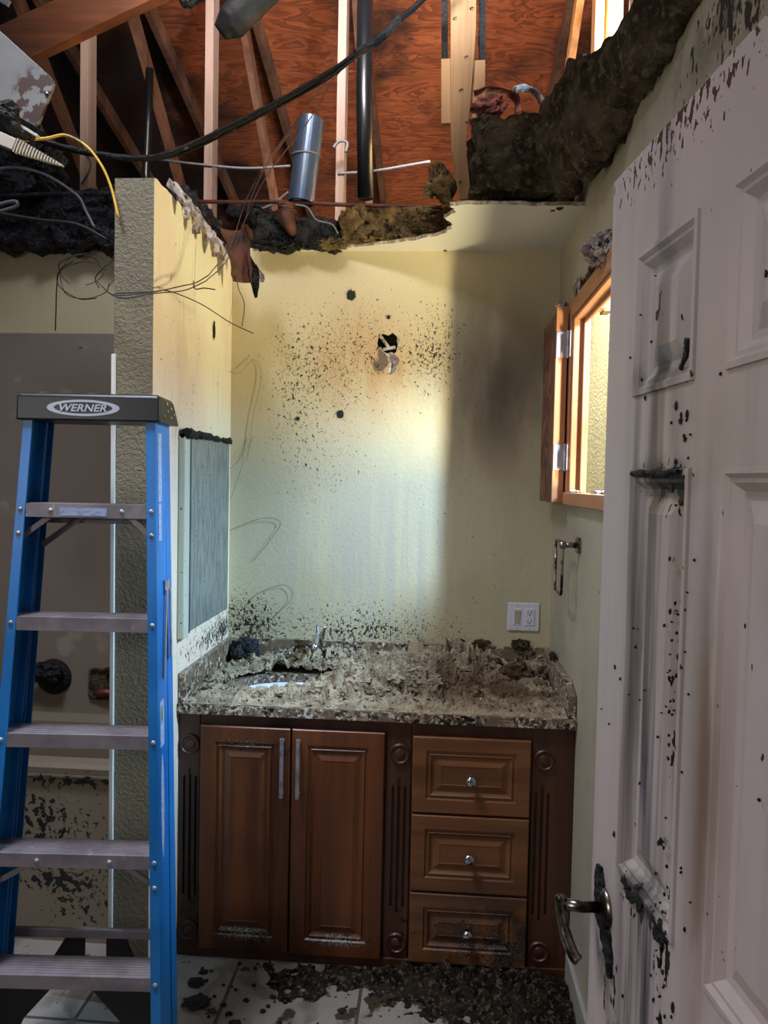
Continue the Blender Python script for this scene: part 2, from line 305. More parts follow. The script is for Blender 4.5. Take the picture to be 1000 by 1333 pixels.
# ------------------------------------------------------------------ mesh helpers
class MB:
    def __init__(s): s.v = []; s.f = []; s.mi = []
    def add(s, vs, fs, k=0):
        o = len(s.v); s.v += [Vector(p) for p in vs]; s.f += [tuple(i + o for i in f) for f in fs]; s.mi += [k] * len(fs); return s
    def box(s, a, b, k=0):
        (x0, y0, z0), (x1, y1, z1) = a, b
        return s.add([(x0, y0, z0), (x1, y0, z0), (x1, y1, z0), (x0, y1, z0), (x0, y0, z1), (x1, y0, z1), (x1, y1, z1), (x0, y1, z1)],
              [(0, 3, 2, 1), (4, 5, 6, 7), (0, 1, 5, 4), (1, 2, 6, 5), (2, 3, 7, 6), (3, 0, 4, 7)], k)
    def bar(s, p, q, w, h, up=(0, 0, 1), k=0, w2=None, h2=None):
        """rectangular bar from p to q; w along side, h along up"""
        p, q = Vector(p), Vector(q); d = (q - p).normalized(); sd = d.cross(Vector(up))
        if sd.length < 1e-4: sd = d.cross(Vector((0, 1, 0)))
        sd.normalize(); u = sd.cross(d).normalized(); vs = []
        for c, ww, hh in ((p, w, h), (q, w2 or w, h2 or h)):
            for a, b in ((-1, -1), (1, -1), (1, 1), (-1, 1)): vs.append(c + sd * a * ww / 2 + u * b * hh / 2)
        return s.add(vs, [(0, 1, 2, 3), (7, 6, 5, 4), (0, 4, 5, 1), (1, 5, 6, 2), (2, 6, 7, 3), (3, 7, 4, 0)], k)
    def tube(s, pts, r, n=8, k=0, caps=True, wob=0):
        pts = [Vector(p) for p in pts]; m_ = len(pts); rs = r if isinstance(r, (list, tuple)) else [r] * m_
        t0 = (pts[1] - pts[0]).normalized(); a = t0.orthogonal().normalized(); rings = []
        for i in range(m_):
            t = (pts[min(i + 1, m_ - 1)] - pts[max(i - 1, 0)]).normalized()
            a = (a - t * a.dot(t)); a = a.normalized() if a.length > 1e-6 else t.orthogonal().normalized(); b = t.cross(a)
            ring = []
            for j in range(n):
                th = 2 * PI * j / n; rr = rs[i]
                if wob: rr *= 1 + wob * noise.noise(pts[i] * 30 + Vector((math.cos(th) * 2, math.sin(th) * 2, 0)))
                ring.append(pts[i] + (a * math.cos(th) + b * math.sin(th)) * rr)
            rings.append(ring)
        vs = [v for rg in rings for v in rg]; fs = []
        for i in range(m_ - 1):
            for j in range(n):
                fs.append((i * n + j, i * n + (j + 1) % n, (i + 1) * n + (j + 1) % n, (i + 1) * n + j))
        if caps: fs += [tuple(range(n - 1, -1, -1)), tuple((m_ - 1) * n + j for j in range(n))]
        return s.add(vs, fs, k)
    def lathe(s, prof, c, axis=(0, 0, 1), n=24, k=0):
        c = Vector(c); ax = Vector(axis).normalized(); a = ax.orthogonal().normalized(); b = ax.cross(a); vs = []; fs = []
        for r, h in prof:
            for j in range(n):
                th = 2 * PI * j / n; vs.append(c + ax * h + (a * math.cos(th) + b * math.sin(th)) * r)
        for i in range(len(prof) - 1):
            for j in range(n): fs.append((i * n + j, i * n + (j + 1) % n, (i + 1) * n + (j + 1) % n, (i + 1) * n + j))
        fs += [tuple(range(n - 1, -1, -1)), tuple((len(prof) - 1) * n + j for j in range(n))]
        return s.add(vs, fs, k)
    def slab(s, outer, holes, to3, thick, k=0, kside=None):
        """polygon with holes extruded; to3(u,v,t) -> point, t in 0..thick"""
        polys = [outer] + list(holes); flat = [p for pl in polys for p in pl]
        tris = tessellate_polygon([[Vector((p[0], p[1], 0)) for p in pl] for pl in polys]); n = len(flat)
        vs = [to3(u, v, 0) for u, v in flat] + [to3(u, v, thick) for u, v in flat]
        s.add(vs, [tuple(t) for t in tris] + [tuple(i + n for i in reversed(t)) for t in tris], k)
        o = len(s.v) - 2 * n; i0 = 0; ks = k if kside is None else kside
        for pl in polys:
            L = len(pl)
            for j in range(L):
                a, b = o + i0 + j, o + i0 + (j + 1) % L
                s.f.append((a, b, b + n, a + n)); s.mi.append(ks)
            i0 += L
        return s
    def build(s, name, mats, parent=None, smooth=False, bevel=0, seg=2, recalc=True):
        me = bpy.data.meshes.new(name); me.from_pydata([tuple(v) for v in s.v], [], s.f)
        mats = mats if isinstance(mats, (list, tuple)) else [mats]
        for mm in mats: me.materials.append(mm)
        for p, k in zip(me.polygons, s.mi): p.material_index = k
        if recalc:
            bm = bmesh.new(); bm.from_mesh(me); bmesh.ops.remove_doubles(bm, verts=bm.verts, dist=1e-5)
            bmesh.ops.recalc_face_normals(bm, faces=bm.faces); bm.to_mesh(me); bm.free()
        if smooth:
            for p in me.polygons: p.use_smooth = True
        me.update()
        o = bpy.data.objects.new(name, me); COL.objects.link(o)
        if parent is not None: o.parent = parent
        if bevel:
            b = o.modifiers.new('bevel', 'BEVEL'); b.width = bevel; b.segments = seg; b.limit_method = 'ANGLE'; b.angle_limit = .6
            b.harden_normals = False
        return o

def tag(o, label=None, cat=None, group=None, kind=None):
    if label: o['label'] = label
    if cat: o['category'] = cat
    if group: o['group'] = group
    if kind: o['kind'] = kind
    return o
def struct(o): o['kind'] = 'structure'; return o
def empty(name, loc=(0, 0, 0), rz=0):
    o = bpy.data.objects.new(name, None); COL.objects.link(o); o.location = loc; o.rotation_euler = (0, 0, rz); o.empty_display_size = .1; return o

def crom(pts, n=8):
    """smooth path through points"""
    P = [Vector(p) for p in pts]; P = [P[0] * 2 - P[1]] + P + [P[-1] * 2 - P[-2]]; out = []
    for i in range(1, len(P) - 2):
        for k in range(n):
            t = k / n; a, b, c, d = P[i - 1:i + 3]
            out.append(.5 * ((2 * b) + (c - a) * t + (2 * a - 5 * b + 4 * c - d) * t * t + (3 * b - a - 3 * c + d) * t ** 3))
    out.append(P[-2]); return out
def pxpath(lst, **kw):
    """points given as (px, py, Y)"""
    return [at(a, b, Y=c) for a, b, c in lst]

def fbm(p, o=4): return noise.fractal(p, 1.0, 2.0, o)
def lump(c, r, seed=0, amp=.3, freq=2.0, sub=4, octv=4, rot=0):
    bm = bmesh.new(); bmesh.ops.create_icosphere(bm, subdivisions=sub, radius=1)
    off = Vector((seed * 3.7, seed * 1.3, seed * 2.1)); vs = []
    for v in bm.verts:
        d = v.co.normalized(); k = 1 + amp * fbm(d * freq + off, octv) + amp * .35 * noise.noise(d * freq * 5 + off)
        vs.append(Vector((d.x * r[0] * k, d.y * r[1] * k, d.z * r[2] * k)))
    R = Matrix.Rotation(rot, 3, 'Z'); vs = [R @ v + Vector(c) for v in vs]
    fs = [tuple(v.index for v in f.verts) for f in bm.faces]; bm.free()
    m_ = MB(); m_.add(vs, fs); return m_
def lumpbox(a, b, res=.02, amp=.03, freq=14, seed=0):
    """a box with every face gridded and displaced into ragged clods"""
    bm = bmesh.new(); (x0, y0, z0), (x1, y1, z1) = a, b; idx = {}; vs = []; fs = []
    n = [max(2, int(round((q - p) / res))) for p, q in zip(a, b)]
    def V(i, j, k):
        t = (i, j, k)
        if t not in idx:
            p = Vector((x0 + (x1 - x0) * i / n[0], y0 + (y1 - y0) * j / n[1], z0 + (z1 - z0) * k / n[2]))
            q = p * freq + Vector((seed, seed * 2, 0))
            dv = Vector((fbm(q), fbm(q + Vector((9, 3, 1))), fbm(q + Vector((2, 7, 5))))) * amp
            dv += Vector((noise.noise(q * 4), noise.noise(q * 4 + Vector((5, 5, 5))), noise.noise(q * 4 + Vector((8, 1, 4))))) * amp * .35
            idx[t] = len(vs); vs.append(p + dv)
        return idx[t]
    for ax in range(3):
        u, v = [q for q in range(3) if q != ax]
        for side in (0, n[ax]):
            for i in range(n[u]):
                for j in range(n[v]):
                    def T(ii, jj):
                        t = [0, 0, 0]; t[ax] = side; t[u] = ii; t[v] = jj; return V(*t)
                    fs.append((T(i, j), T(i + 1, j), T(i + 1, j + 1), T(i, j + 1)))
    bm.free(); m_ = MB(); m_.add(vs, fs); return m_
def lumptube(pts, radii, n=36, amp=.3, freq=12, seed=0, sub=6):
    P = crom(pts, sub); m_ = MB(); R = []
    for i in range(len(P)):
        t = i / (len(P) - 1) * (len(radii) - 1); k = min(int(t), len(radii) - 2); fr = t - k
        R.append(tuple(radii[k][q] * (1 - fr) + radii[k + 1][q] * fr for q in (0, 1)))
    vs = []; fs = []
    for i, p in enumerate(P):
        t = (P[min(i + 1, len(P) - 1)] - P[max(i - 1, 0)]).normalized(); sd = t.cross(Vector((0, 0, 1)))
        sd = sd.normalized() if sd.length > .05 else Vector((1, 0, 0)); up = sd.cross(t).normalized()
        for j in range(n):
            th = 2 * PI * j / n; d = sd * math.cos(th) * R[i][0] + up * math.sin(th) * R[i][1]
            q = (p + d) * freq + Vector((seed, 0, seed))
            vs.append(p + d * (1 + amp * fbm(q) + amp * .5 * noise.noise(q * 3.5)))
    for i in range(len(P) - 1):
        for j in range(n): fs.append((i * n + j, i * n + (j + 1) % n, (i + 1) * n + (j + 1) % n, (i + 1) * n + j))
    fs += [tuple(range(n - 1, -1, -1)), tuple((len(P) - 1) * n + j for j in range(n))]
    m_.add(vs, fs); return m_
def ragged(p, q, n, amp, seed=0):
    """points from p to q (2d) with ragged sideways offsets, without the end point"""
    out = []; d = Vector((q[0] - p[0], q[1] - p[1])); nr = Vector((-d.y, d.x)).normalized()
    for i in range(n):
        t = i / n; o = amp * (noise.noise(Vector((i * .37 + seed, seed, 0))) + .8 * noise.noise(Vector((i * 1.7, seed, 3)))) if i else 0
        out.append((p[0] + d.x * t + nr.x * o, p[1] + d.y * t + nr.y * o))
    return out
def strip(pts, widths, thick=.0015, curl=0, up=(0, 0, 1), side=(1, 0, 0), seed=0, rag=.0):
    """thin torn sheet: centreline pts with ragged widths across 'side'"""
    P = [Vector(p) for p in crom(pts, 5)]; sd = Vector(side).normalized(); n = len(P); cols = 7; vs = []; fs = []
    for i, p in enumerate(P):
        t = i / (n - 1) * (len(widths) - 1); k = min(int(t), len(widths) - 2); wd = widths[k] * (1 - (t - k)) + widths[k + 1] * (t - k)
        tn = (P[min(i + 1, n - 1)] - P[max(i - 1, 0)]).normalized(); nn = tn.cross(sd).normalized()
        for j in range(cols):
            u = j / (cols - 1) - .5; e = 1 + rag * noise.noise(Vector((i * 1.3, seed, (1 if u > 0 else -1) * 7)))
            vs.append(p + sd * u * wd * e + nn * (curl * u * u * 4 + .012 * noise.noise(p * 25 + Vector((j * .4, seed, 0)))))
    N = len(vs)
    vs2 = []
    for i in range(n):
        tn = (P[min(i + 1, n - 1)] - P[max(i - 1, 0)]).normalized(); nn = tn.cross(sd).normalized()
        for j in range(cols): vs2.append(vs[i * cols + j] + nn * thick)
    for i in range(n - 1):
        for j in range(cols - 1):
            a = i * cols + j; fs.append((a, a + 1, a + cols + 1, a + cols)); fs.append((N + a + cols, N + a + cols + 1, N + a + 1, N + a))
    for i in range(n - 1):
        for a in (i * cols, i * cols + cols - 1): fs.append((a, a + cols, N + a + cols, N + a))
    for j in range(cols - 1):
        for a in (j, (n - 1) * cols + j): fs.append((a, a + 1, N + a + 1, N + a))
    m_ = MB(); m_.add(vs + vs2, fs); return m_
def rings(loops, cap=True):
    """list of equal-length loops lofted"""
    m_ = MB(); L = len(loops[0]); vs = [p for l in loops for p in l]; fs = []
    for i in range(len(loops) - 1):
        for j in range(L): fs.append((i * L + j, i * L + (j + 1) % L, (i + 1) * L + (j + 1) % L, (i + 1) * L + j))
    if cap: fs.append(tuple((len(loops) - 1) * L + j for j in range(L)))
    m_.add(vs, fs); return m_

XR, XL, YB, YP, ZC = .4746, -.846, 3.004, 2.161, 2.553
XP = -.965   # left face of the partition
YCAB, YTOP = 2.42, 2.39

# ------------------------------------------------------------------ structure
struct(MB().box((-3.0, -2.6, -.05), (.56, 3.1, 0)).build('floor', M['tile']))
# the rest of the room behind the photographer
struct(MB().box((-2.75, -2.6, 0), (XR + .1, -2.52, 2.55)).build('wall_hall', M['wall_right']))
struct(MB().box((XR, -2.52, 0), (XR + .09, .349, 2.60)).build('wall_hall_right', M['wall_right']))
# back wall with broken hole
hole = []
hp = [(492, 440), (497, 434), (505, 436), (511, 433), (517, 438), (518, 448), (516, 458), (509, 463), (500, 459), (493, 454), (491, 447)]
for a, b in hp:
    p = at(a, b, Y=YB); hole.append((p.x, p.z))
outer = [(-3.0, 0), (XR + .1, 0), (XR + .1, ZC + .02)] + ragged((XR + .1, ZC + .02), (-3.0, ZC), 60, .006, 3)[1:] + [(-3.0, ZC)]
wb = MB().slab(outer, [hole], lambda u, v, t: Vector((u, YB + t, v)), .014, 0, 1)
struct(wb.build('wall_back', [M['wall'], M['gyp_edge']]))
cav = MB().box((-.5, YB + .1, 1.9), (.1, YB + .12, 2.45)); struct(cav.build('wall_cavity', M['dark']))
# partition (alcove left wall with pillar end)
top = [(YP, 2.506), (YP + .02, 2.512), (YP + .06, 2.508)]
top += [(p[0], p[1]) for p in ragged((YP + .08, 2.51), (YB, 2.53), 40, .012, 11)]
outer = [(YP, 0)] + top + [(YB, 2.53), (YB, 0)]
pw = MB().slab(outer, [], lambda u, v, t: Vector((XL - t, u, v)), XL - XP, 0, 1)
o = pw.build('wall_left', [M['wall_alcove'], M['gyp_edge'], M['wall_pillar']])
for p in o.data.polygons:
    if p.normal.y < -.7 and abs(p.normal.z) < .3: p.material_index = 2
    elif p.normal.x < -.7: p.material_index = 0
struct(o)
# right wall with window opening and ragged top
WY0, WY1, WZ0, WZ1 = 1.84, 2.635, 1.60, 2.215
outer = [(.35, 0), (.35, 2.62)] + ragged((.35, 2.62), (1.4, ZC), 30, .03, 5)[1:] + ragged((1.4, ZC), (2.3, ZC + .02), 30, .012, 8) + [(2.3, ZC + .09), (YB + .014, ZC + .09), (YB + .014, 0)]
rw = MB().slab(outer, [[(WY0, WZ0), (WY1, WZ0), (WY1, WZ1), (WY0, WZ1)]], lambda u, v, t: Vector((XR + t, u, v)), .05, 0, 1)
struct(rw.build('wall_right', [M['wall_right'], M['gyp_edge']]))
# far-left wall of the tub bay
struct(MB().box((-2.75, -2.52, 0), (-2.7, YB, 2.55)).build('wall_tub_end', M['surround']))
# remaining ceiling piece with a torn front edge
e = [at(340, 326, Z=ZC), at(400, 325, Z=ZC), at(470, 321, Z=ZC), at(540, 313, Z=ZC), at(582, 303, Z=ZC), at(590, 292, Z=ZC), at(578, 284, Z=ZC), at(594, 276, Z=ZC), at(586, 268, Z=ZC), at(612, 266, Z=ZC), at(690, 268, Z=ZC), at(760, 268, Z=ZC)]
poly = [(XR + .02, YB + .008), (-.79, YB + .008)]
for i in range(len(e) - 1):
    poly += ragged((e[i].x, e[i].y), (e[i + 1].x, e[i + 1].y), 7, .010, i * 2.3)
poly += [(XR + .02, e[-1].y)]
struct(MB().slab(poly, [], lambda u, v, t: Vector((u, v, ZC + t)), .013, 0, 1).build('ceiling', [M['ceil'], M['gyp_edge']]))
# roof sheathing: two courses of plywood with a seam gap between
def roofz(y): return 4.29 + .22 * (4.85 - y)
for a, b in ((3.4, 4.87), (4.876, 6.1), (6.106, 8.4)):
    mb = MB(); mb.add([(-5, a, roofz(a)), (1.9, a, roofz(a)), (1.9, b, roofz(b)), (-5, b, roofz(b)), (-5, a, roofz(a) + .02), (1.9, a, roofz(a) + .02), (1.9, b, roofz(b) + .02), (-5, b, roofz(b) + .02)],
        [(0, 3, 2, 1), (4, 5, 6, 7), (0, 1, 5, 4), (1, 2, 6, 5), (2, 3, 7, 6), (3, 0, 4, 7)])
    struct(mb.build('ceiling_roof_sheathing', M['ply']))
struct(MB().box((-5, 8.2, 2.4), (1.9, 8.25, 4.0)).build('wall_attic_end', M['dark']))
struct(MB().box((.93, 3.95, 2.5), (1.9, 3.98, 4.6)).build('wall_attic_gable', M['gable']))
struct(MB().box((-5, YB + .3, 2.40), (.57, 8.2, 2.45)).build('floor_attic', M['char']))
struct(MB().box((.95, 2.7, 0), (1.0, 8.5, 2.75)).build('wall_yard', M['stucco']))
struct(MB().box((.57, -.5, -.05), (1.5, 8.5, 0)).build('floor_yard', M['stucco']))
# white vertical edge trim on partition's tub side, and tub surround panel
struct(MB().box((XP - .006, YP - .007, .62 * 0 + .02), (XP + .007, YP + .004, 1.99)).build('trim_1', M['trimwhite'], bevel=.002))
SZ = 2.215
struct(MB().box((-2.7, YB - .016, .55), (XP, YB - .002, SZ)).build('trim_2', M['surround'], bevel=.004))

# ------------------------------------------------------------------ window with casing, hinges and swung-open shutter
wn = empty('window_1', (XR, (WY0 + WY1) / 2, WZ0)); struct(wn)
def wpart(name, a, b, m_, bevel=.003):
    l = wn.location
    return MB().box(tuple(Vector(a) - l), tuple(Vector(b) - l)).build(name, m_, wn, bevel=bevel)
cw = .055
wpart('casing', (XR - .016, WY1, WZ0 - .04), (XR + .0, WY1 + cw, WZ1 + cw), M['case'])
wpart('casing', (XR - .016, WY0 - cw, WZ0 - .04), (XR + .0, WY0, WZ1 + cw), M['case'])
wpart('casing', (XR - .016, WY0, WZ1), (XR + .0, WY1, WZ1 + cw), M['case_h'])
wpart('jamb', (XR - .008, WY1 - .014, WZ0), (XR + .05, WY1 - .0005, WZ1), M['case'])
wpart('jamb', (XR - .008, WY0 + .0005, WZ0), (XR + .05, WY0 + .014, WZ1), M['case'])
wpart('jamb', (XR - .008, WY0 + .014, WZ1 - .014), (XR + .05, WY1 - .014, WZ1 - .0005), M['case_h'])
wpart('sill', (XR - .028, WY0 - .01, WZ0 - .04), (XR + .05, WY1 + .0, WZ0 + .002), M['case_h'])
wpart('stop_bead', (XR + .025, WY1 - .028, WZ0), (XR + .035, WY1 - .014, WZ1 - .014), M['case'])
wpart('stop_bead', (XR + .025, WY0 + .014, WZ1 - .028), (XR + .035, WY1 - .014, WZ1 - .014), M['case_h'])
for i in range(26):
    y = random.uniform(WY0, WY1 - .02); l = wn.location
    if i < 12: lump((XR + random.uniform(0, .08) - l.x, y - l.y, WZ0 + .006 - l.z), (random.uniform(.01, .02), random.uniform(.01, .03), .007), i, .5, 2, 2).build('debris_crumb', M['paper'], wn)
sh = empty('wooden_shutter', (.43, 2.80, 1.56)); tag(sh, 'scorched wooden shutter standing open on steel hinges past the window', 'shutter')
def spart(name, a, b, m_, **k):
    l = sh.location; return MB().box(tuple(Vector(a) - l), tuple(Vector(b) - l)).build(name, m_, sh, **k)
SX0, SX1, SY0, SY1, SZ0, SZ1 = .412, .452, 2.655, 2.955, 1.565, 2.255
spart('panel', (SX0, SY0 + .012, SZ0), (SX1 - .004, SY1, SZ1 - .02), M['burntwood'], bevel=.002)
tag(spart('edge_strip', (SX0, SY0, SZ0), (SX1, SY0 + .012, SZ1), M['case'], bevel=.002), 'bright orange front edge of the shutter')
for zz in (1.60, 1.72, 1.85, 1.97, 2.08):
    lump((SX0 - .001 - .43, random.uniform(2.74, 2.88) - 2.8, zz - 1.56 + .02), (.004, .05, .05), zz, .4, 2, 3).build('blistered_patch', M['burntwood'], sh)
lump((.0, -.135, .70), (.022, .012, .010), 3, .5, 2.5, 3).build('torn_tip', M['paper'], sh)
for zz in (1.725, 2.12):
    hb = MB(); l = sh.location
    hb.box(tuple(Vector((SX0 + .002, SY0 - .003, zz - .045)) - l), tuple(Vector((SX1 - .003, SY0, zz + .045)) - l))
    hb.box(tuple(Vector((SX1 + .004, SY0 - .005, zz - .045)) - l), tuple(Vector((XR - .0165, SY0 - .002, zz + .045)) - l))
    h = hb.build('hinge', M['hinge'], sh)
    MB().tube([Vector((SX1, SY0 - .008, zz - .048)) - l, Vector((SX1, SY0 - .008, zz + .048)) - l], .005, 10).build('hinge_pin', M['hinge'], h)
    MB().box(tuple(Vector((XR - .019, SY0 - .03, zz - .045)) - l), tuple(Vector((XR - .0165, SY0 + .002, zz + .045)) - l)).build('hinge_leaf', M['hinge'], h)

# ------------------------------------------------------------------ attic trusses
TX = [-2.34, -1.725, -1.115, -.482, .70]
TL = ['leftmost roof truss of pinkish studs behind the metal plate', 'roof truss above the partition top, second from left', 'roof truss with pale stud and scorched diagonal, left of the grey duct',
      'roof truss whose pale stud stands between grey duct and black vent pipe', 'sunlit orange roof truss at the right above dark insulation']
for i, x in enumerate(TX):
    t = empty('roof_truss', (x, 3.56, 2.45)); tag(t, TL[i], 'roof truss'); L = t.location
    mv = M['stud'] if i < 4 else M['stud_bright']; md = M['stud'] if i in (1, 2) else M['stud_warm']
    if i == 4: md = M['stud_bright']
    MB().bar(Vector((x, 3.56, 2.46)) - L, Vector((x, 3.56, roofz(3.56) - .1)) - L, .040, .089, up=(0, 1, 0)).build('vertical_web', mv, t, bevel=.002)
    MB().bar(Vector((x + .0, 3.78, roofz(3.78) - .12)) - L, Vector((x, 5.9, 2.75)) - L, .040, .089).build('diagonal_web', M['stud_warm'] if i != 4 else M['stud_bright'], t, bevel=.002)
    MB().bar(Vector((x, 3.4, roofz(3.4) - .055)) - L, Vector((x, 8.1, roofz(8.1) - .055)) - L, .040, .10).build('top_chord', M['stud_warm'], t, bevel=.002)
    if i == 4:
        for dx, yy, mm in ((.055, 3.6, M['stud_bright']), (.10, 3.66, M['stud']), (.20, 3.7, M['stud'])):
            MB().bar(Vector((x + dx, yy, 2.46)) - L, Vector((x + dx + .01, yy, roofz(yy) - .1)) - L, .038, .089, up=(0, 1, 0)).build('vertical_web', mm, t, bevel=.002)
# broken yellow post with side plates
t = empty('broken_wood_post', (.055, 2.6, 2.6)); tag(t, 'pale yellow pine post with splintered lower end hanging above the torn ceiling', 'wood post'); L = t.location
pb = MB(); pts = [(606, 262, .026), (607, 245, .040), (600, 195, .05), (602, 150, .066), (604, 90, .078), (606, 40, .086), (606, -60, .09)]
loops = []
for a, b, wd in pts:
    c = at(a - 3, b, Y=2.6) - L
    j = .003 * noise.noise(c * 40)
    loops.append([c + Vector((-wd / 2 + j, -.02, 0)), c + Vector((wd / 2 + j, -.02, 0)), c + Vector((wd / 2, .02, 0)), c + Vector((-wd / 2, .02, 0))])
rb = rings(loops); rb.f.append((0, 1, 2, 3)); rb.mi.append(0); rb.build('post_body', M['post'], t, bevel=.002)
for sx, b0, b1 in ((583, 78, 162), (623, 80, 165)):
    a, b = at(sx, b0, Y=2.615) - L, at(sx, b1, Y=2.615) - L
    MB().bar(a, b, .045, .018, up=(0, 1, 0)).build('side_plate', M['post'], t, bevel=.001)
for sx in (579, 628):
    MB().bar(at(sx, -70, Y=2.64) - L, at(sx, 80, Y=2.64) - L, .022, .02, up=(0, 1, 0)).build('charred_side_board', M['char'], t)
for a, b in ((590, 25), (598, 118), (606, 160), (612, 12), (605, 75), (597, 238)):
    c = at(a, b, Y=2.578) - L; MB().tube([c, c + Vector((.004, -.004, .002)), c + Vector((.012, -.003, .004))], .0018, 5).build('staple', M['black'], t)

# pipes
tag(MB().tube([at(476, 258, Y=3.2), at(474, 120, Y=3.2), at(476, -80, Y=3.2)], .034, 28).build('vent_pipe', M['black'], smooth=True), 'tall glossy black vent pipe rising through the attic', 'pipe')
gd = empty('grey_duct', at(390, 264, Y=2.95)); tag(gd, 'short tilted open-ended grey metal duct with a wire wrapped round it', 'duct'); L = gd.location
a, b = at(392, 264, Y=2.95) - L, at(405, 156, Y=2.95) - L; d = (b - a).normalized(); s1 = d.orthogonal().normalized(); s2 = d.cross(s1)
pr = []; n = 32; R0, R1 = .052, .047
loops = [[c + (s1 * math.cos(2*PI*j/n) + s2 * math.sin(2*PI*j/n)) * r for j in range(n)] for c, r in ((a, R1), (a, R0), (b - d*.02, R0), (b, R0 * .99), (b, R1), (a + d * .05, R1))]
rings(loops, True).build('duct_shell', M['abs'], gd, smooth=False)
c = at(398, 203, Y=2.95) - L
MB().tube([c + (s1 * math.cos(2*PI*j/24) + s2 * math.sin(2*PI*j/24)) * (R0 + .003) + d * (.008 * math.cos(2*PI*j/24)) for j in range(25)], .0035, 6).build('wire_loop', M['wire_w'], gd, smooth=True)
tag(MB().tube(crom(pxpath([(245, 262, 2.97), (300, 263, 2.96), (375, 263, 2.95), (460, 267, 2.95), (575, 270, 2.95)])), .008, 10).build('copper_pipe', M['copper'], smooth=True), 'thin reddish copper pipe running level above the back wall', 'pipe')
tag(MB().tube(crom(pxpath([(-30, 256, 2.8), (60, 253, 2.8), (150, 252, 2.8)])), .009, 8, wob=.3).build('charred_pipe', M['char'], smooth=True), 'thin charred pipe across the burnt insulation at left', 'pipe')
tag(MB().tube(pxpath([(191, 250, 4.2), (190, 225, 4.2), (193, 160, 4.2), (195, 90, 4.2)]), .022, 14).build('vent_pipe', M['black'], smooth=True), 'slim dusky vent pipe deep in the attic above the partition', 'pipe')

# charred beams
bb = MB().bar(at(-130, 130, Y=2.7), at(250, -48, Y=2.75), .05, .15, up=(0, 0, 1)); tag(bb.build('roof_beam', M['beam'], bevel=.004), 'orange timber beam with charred lower left end, top left corner', 'beam')
lb = lumptube(pxpath([(287, 42, 2.5), (300, 30, 2.5), (322, 8, 2.5), (360, -30, 2.5)]), [(.02, .03), (.05, .05), (.055, .055), (.055, .055)], 32, .12, 14, 3, 8)
tag(lb.build('charred_beam_end', M['char_wood'], smooth=True), 'rounded charred black beam stub pointing down, top centre left', 'beam')
lb = lumptube(pxpath([(236, 6, 3.0), (244, 0, 3.0), (262, -12, 3.0)]), [(.015, .015), (.03, .03), (.03, .03)], 20, .3, 20, 5, 5)
tag(lb.build('charred_remnant', M['char'], smooth=True), 'small charred scrap hanging at the top edge left of the beam stub', 'charred scrap')

# insulation of the attic edges
tag(lumpbox((.10, 2.50, ZC + .045), (XR - .03, 2.98, 2.835), .012, .028, 8, 4).build('insulation_batt', M['batt'], smooth=False), 'thick dark sooty insulation batt lying on the white ceiling piece', 'insulation')
mb = lumptube([(.40, 2.72, 2.76), (.405, 2.45, 2.765), (.445, 2.1, 2.665), (.455, 1.8, 2.63), (.47, 1.5, 2.60), (.49, 1.25, 2.62), (.5, .95, 2.70)], [(.07, .17), (.09, .17), (.09, .135), (.068, .09), (.05, .07), (.04, .06), (.03, .06)], 84, .34, 8, 2, 22)
tag(mb.build('insulation_batt', M['batt'], smooth=False), 'dark shaggy insulation strip draped along the top of the right wall', 'insulation')
mb = lumpbox((-.40, 2.935, ZC + .015), (.035, 3.25, 2.70), .012, .022, 13, 9)
tag(mb.build('insulation_batt', M['batt_tan']), 'tan crumbly insulation batt above the back wall beside the post', 'insulation')
mb = lumpbox((-.74, 2.94, ZC + .0), (-.41, 3.25, 2.665), .012, .024, 15, 19)
tag(mb.build('charred_insulation', M['char']), 'black charred insulation above the back wall below the grey duct', 'insulation')
mb = lumpbox((-2.3, 2.88, ZC - .005), (XP - .02, 3.3, 2.76), .014, .04, 12, 29)
tag(mb.build('charred_insulation', M['char_blue']), 'glossy blue-black burnt insulation over the tub bay wall', 'insulation')
mb = lump(at(25, 210, Y=2.85), (.16, .10, .13), 4, .35, 2.2, 5)
tag(mb.build('charred_insulation', M['char_blue']), 'dark burnt insulation mound below the ribbed plastic piece', 'insulation')
# hanging ragged fringe under the torn edges
k = 0
for a, b, mm in ((430, 318, 'batt_tan'), (500, 312, 'batt_tan'), (560, 300, 'batt_tan'), (380, 318, 'char'), (350, 320, 'char')):
    p = at(a, b, Y=2.94); mb = lump(p, (.055, .03, .018), k + 3, .7, 3, 4); k += 1
    tag(mb.build('insulation_tuft', M[mm]), ['tan insulation tuft hanging over the wall top, leftmost of the three tan ones', 'tan insulation tuft hanging over the wall top, middle of three', 'tan insulation tuft hanging by the broken ceiling edge',
        'charred tuft hanging directly below the grey duct', 'charred tuft hanging at the left end of the back wall top'][k - 1], 'insulation tuft')
tag(lumptube(pxpath([(300, 278, 3.1), (330, 282, 3.05), (352, 300, 3.0), (340, 318, 2.96)]), [(.03, .03), (.05, .05), (.06, .05), (.03, .03)], 28, .5, 14, 6, 7).build('charred_insulation', M['char']), 'charred insulation heap behind the torn wall paper in the corner', 'insulation')
# tufts pale stump under the duct
tag(lumptube(pxpath([(372, 266, 2.9), (372, 282, 2.9), (380, 300, 2.9), (382, 306, 2.9)]), [(.035, .03), (.045, .03), (.03, .02), (.01, .01)], 24, .18, 10, 6, 7).build('scorched_wood_stub', M['kraft'], smooth=True), 'scorched brown wood stub hanging right below the grey duct', 'wood stub')
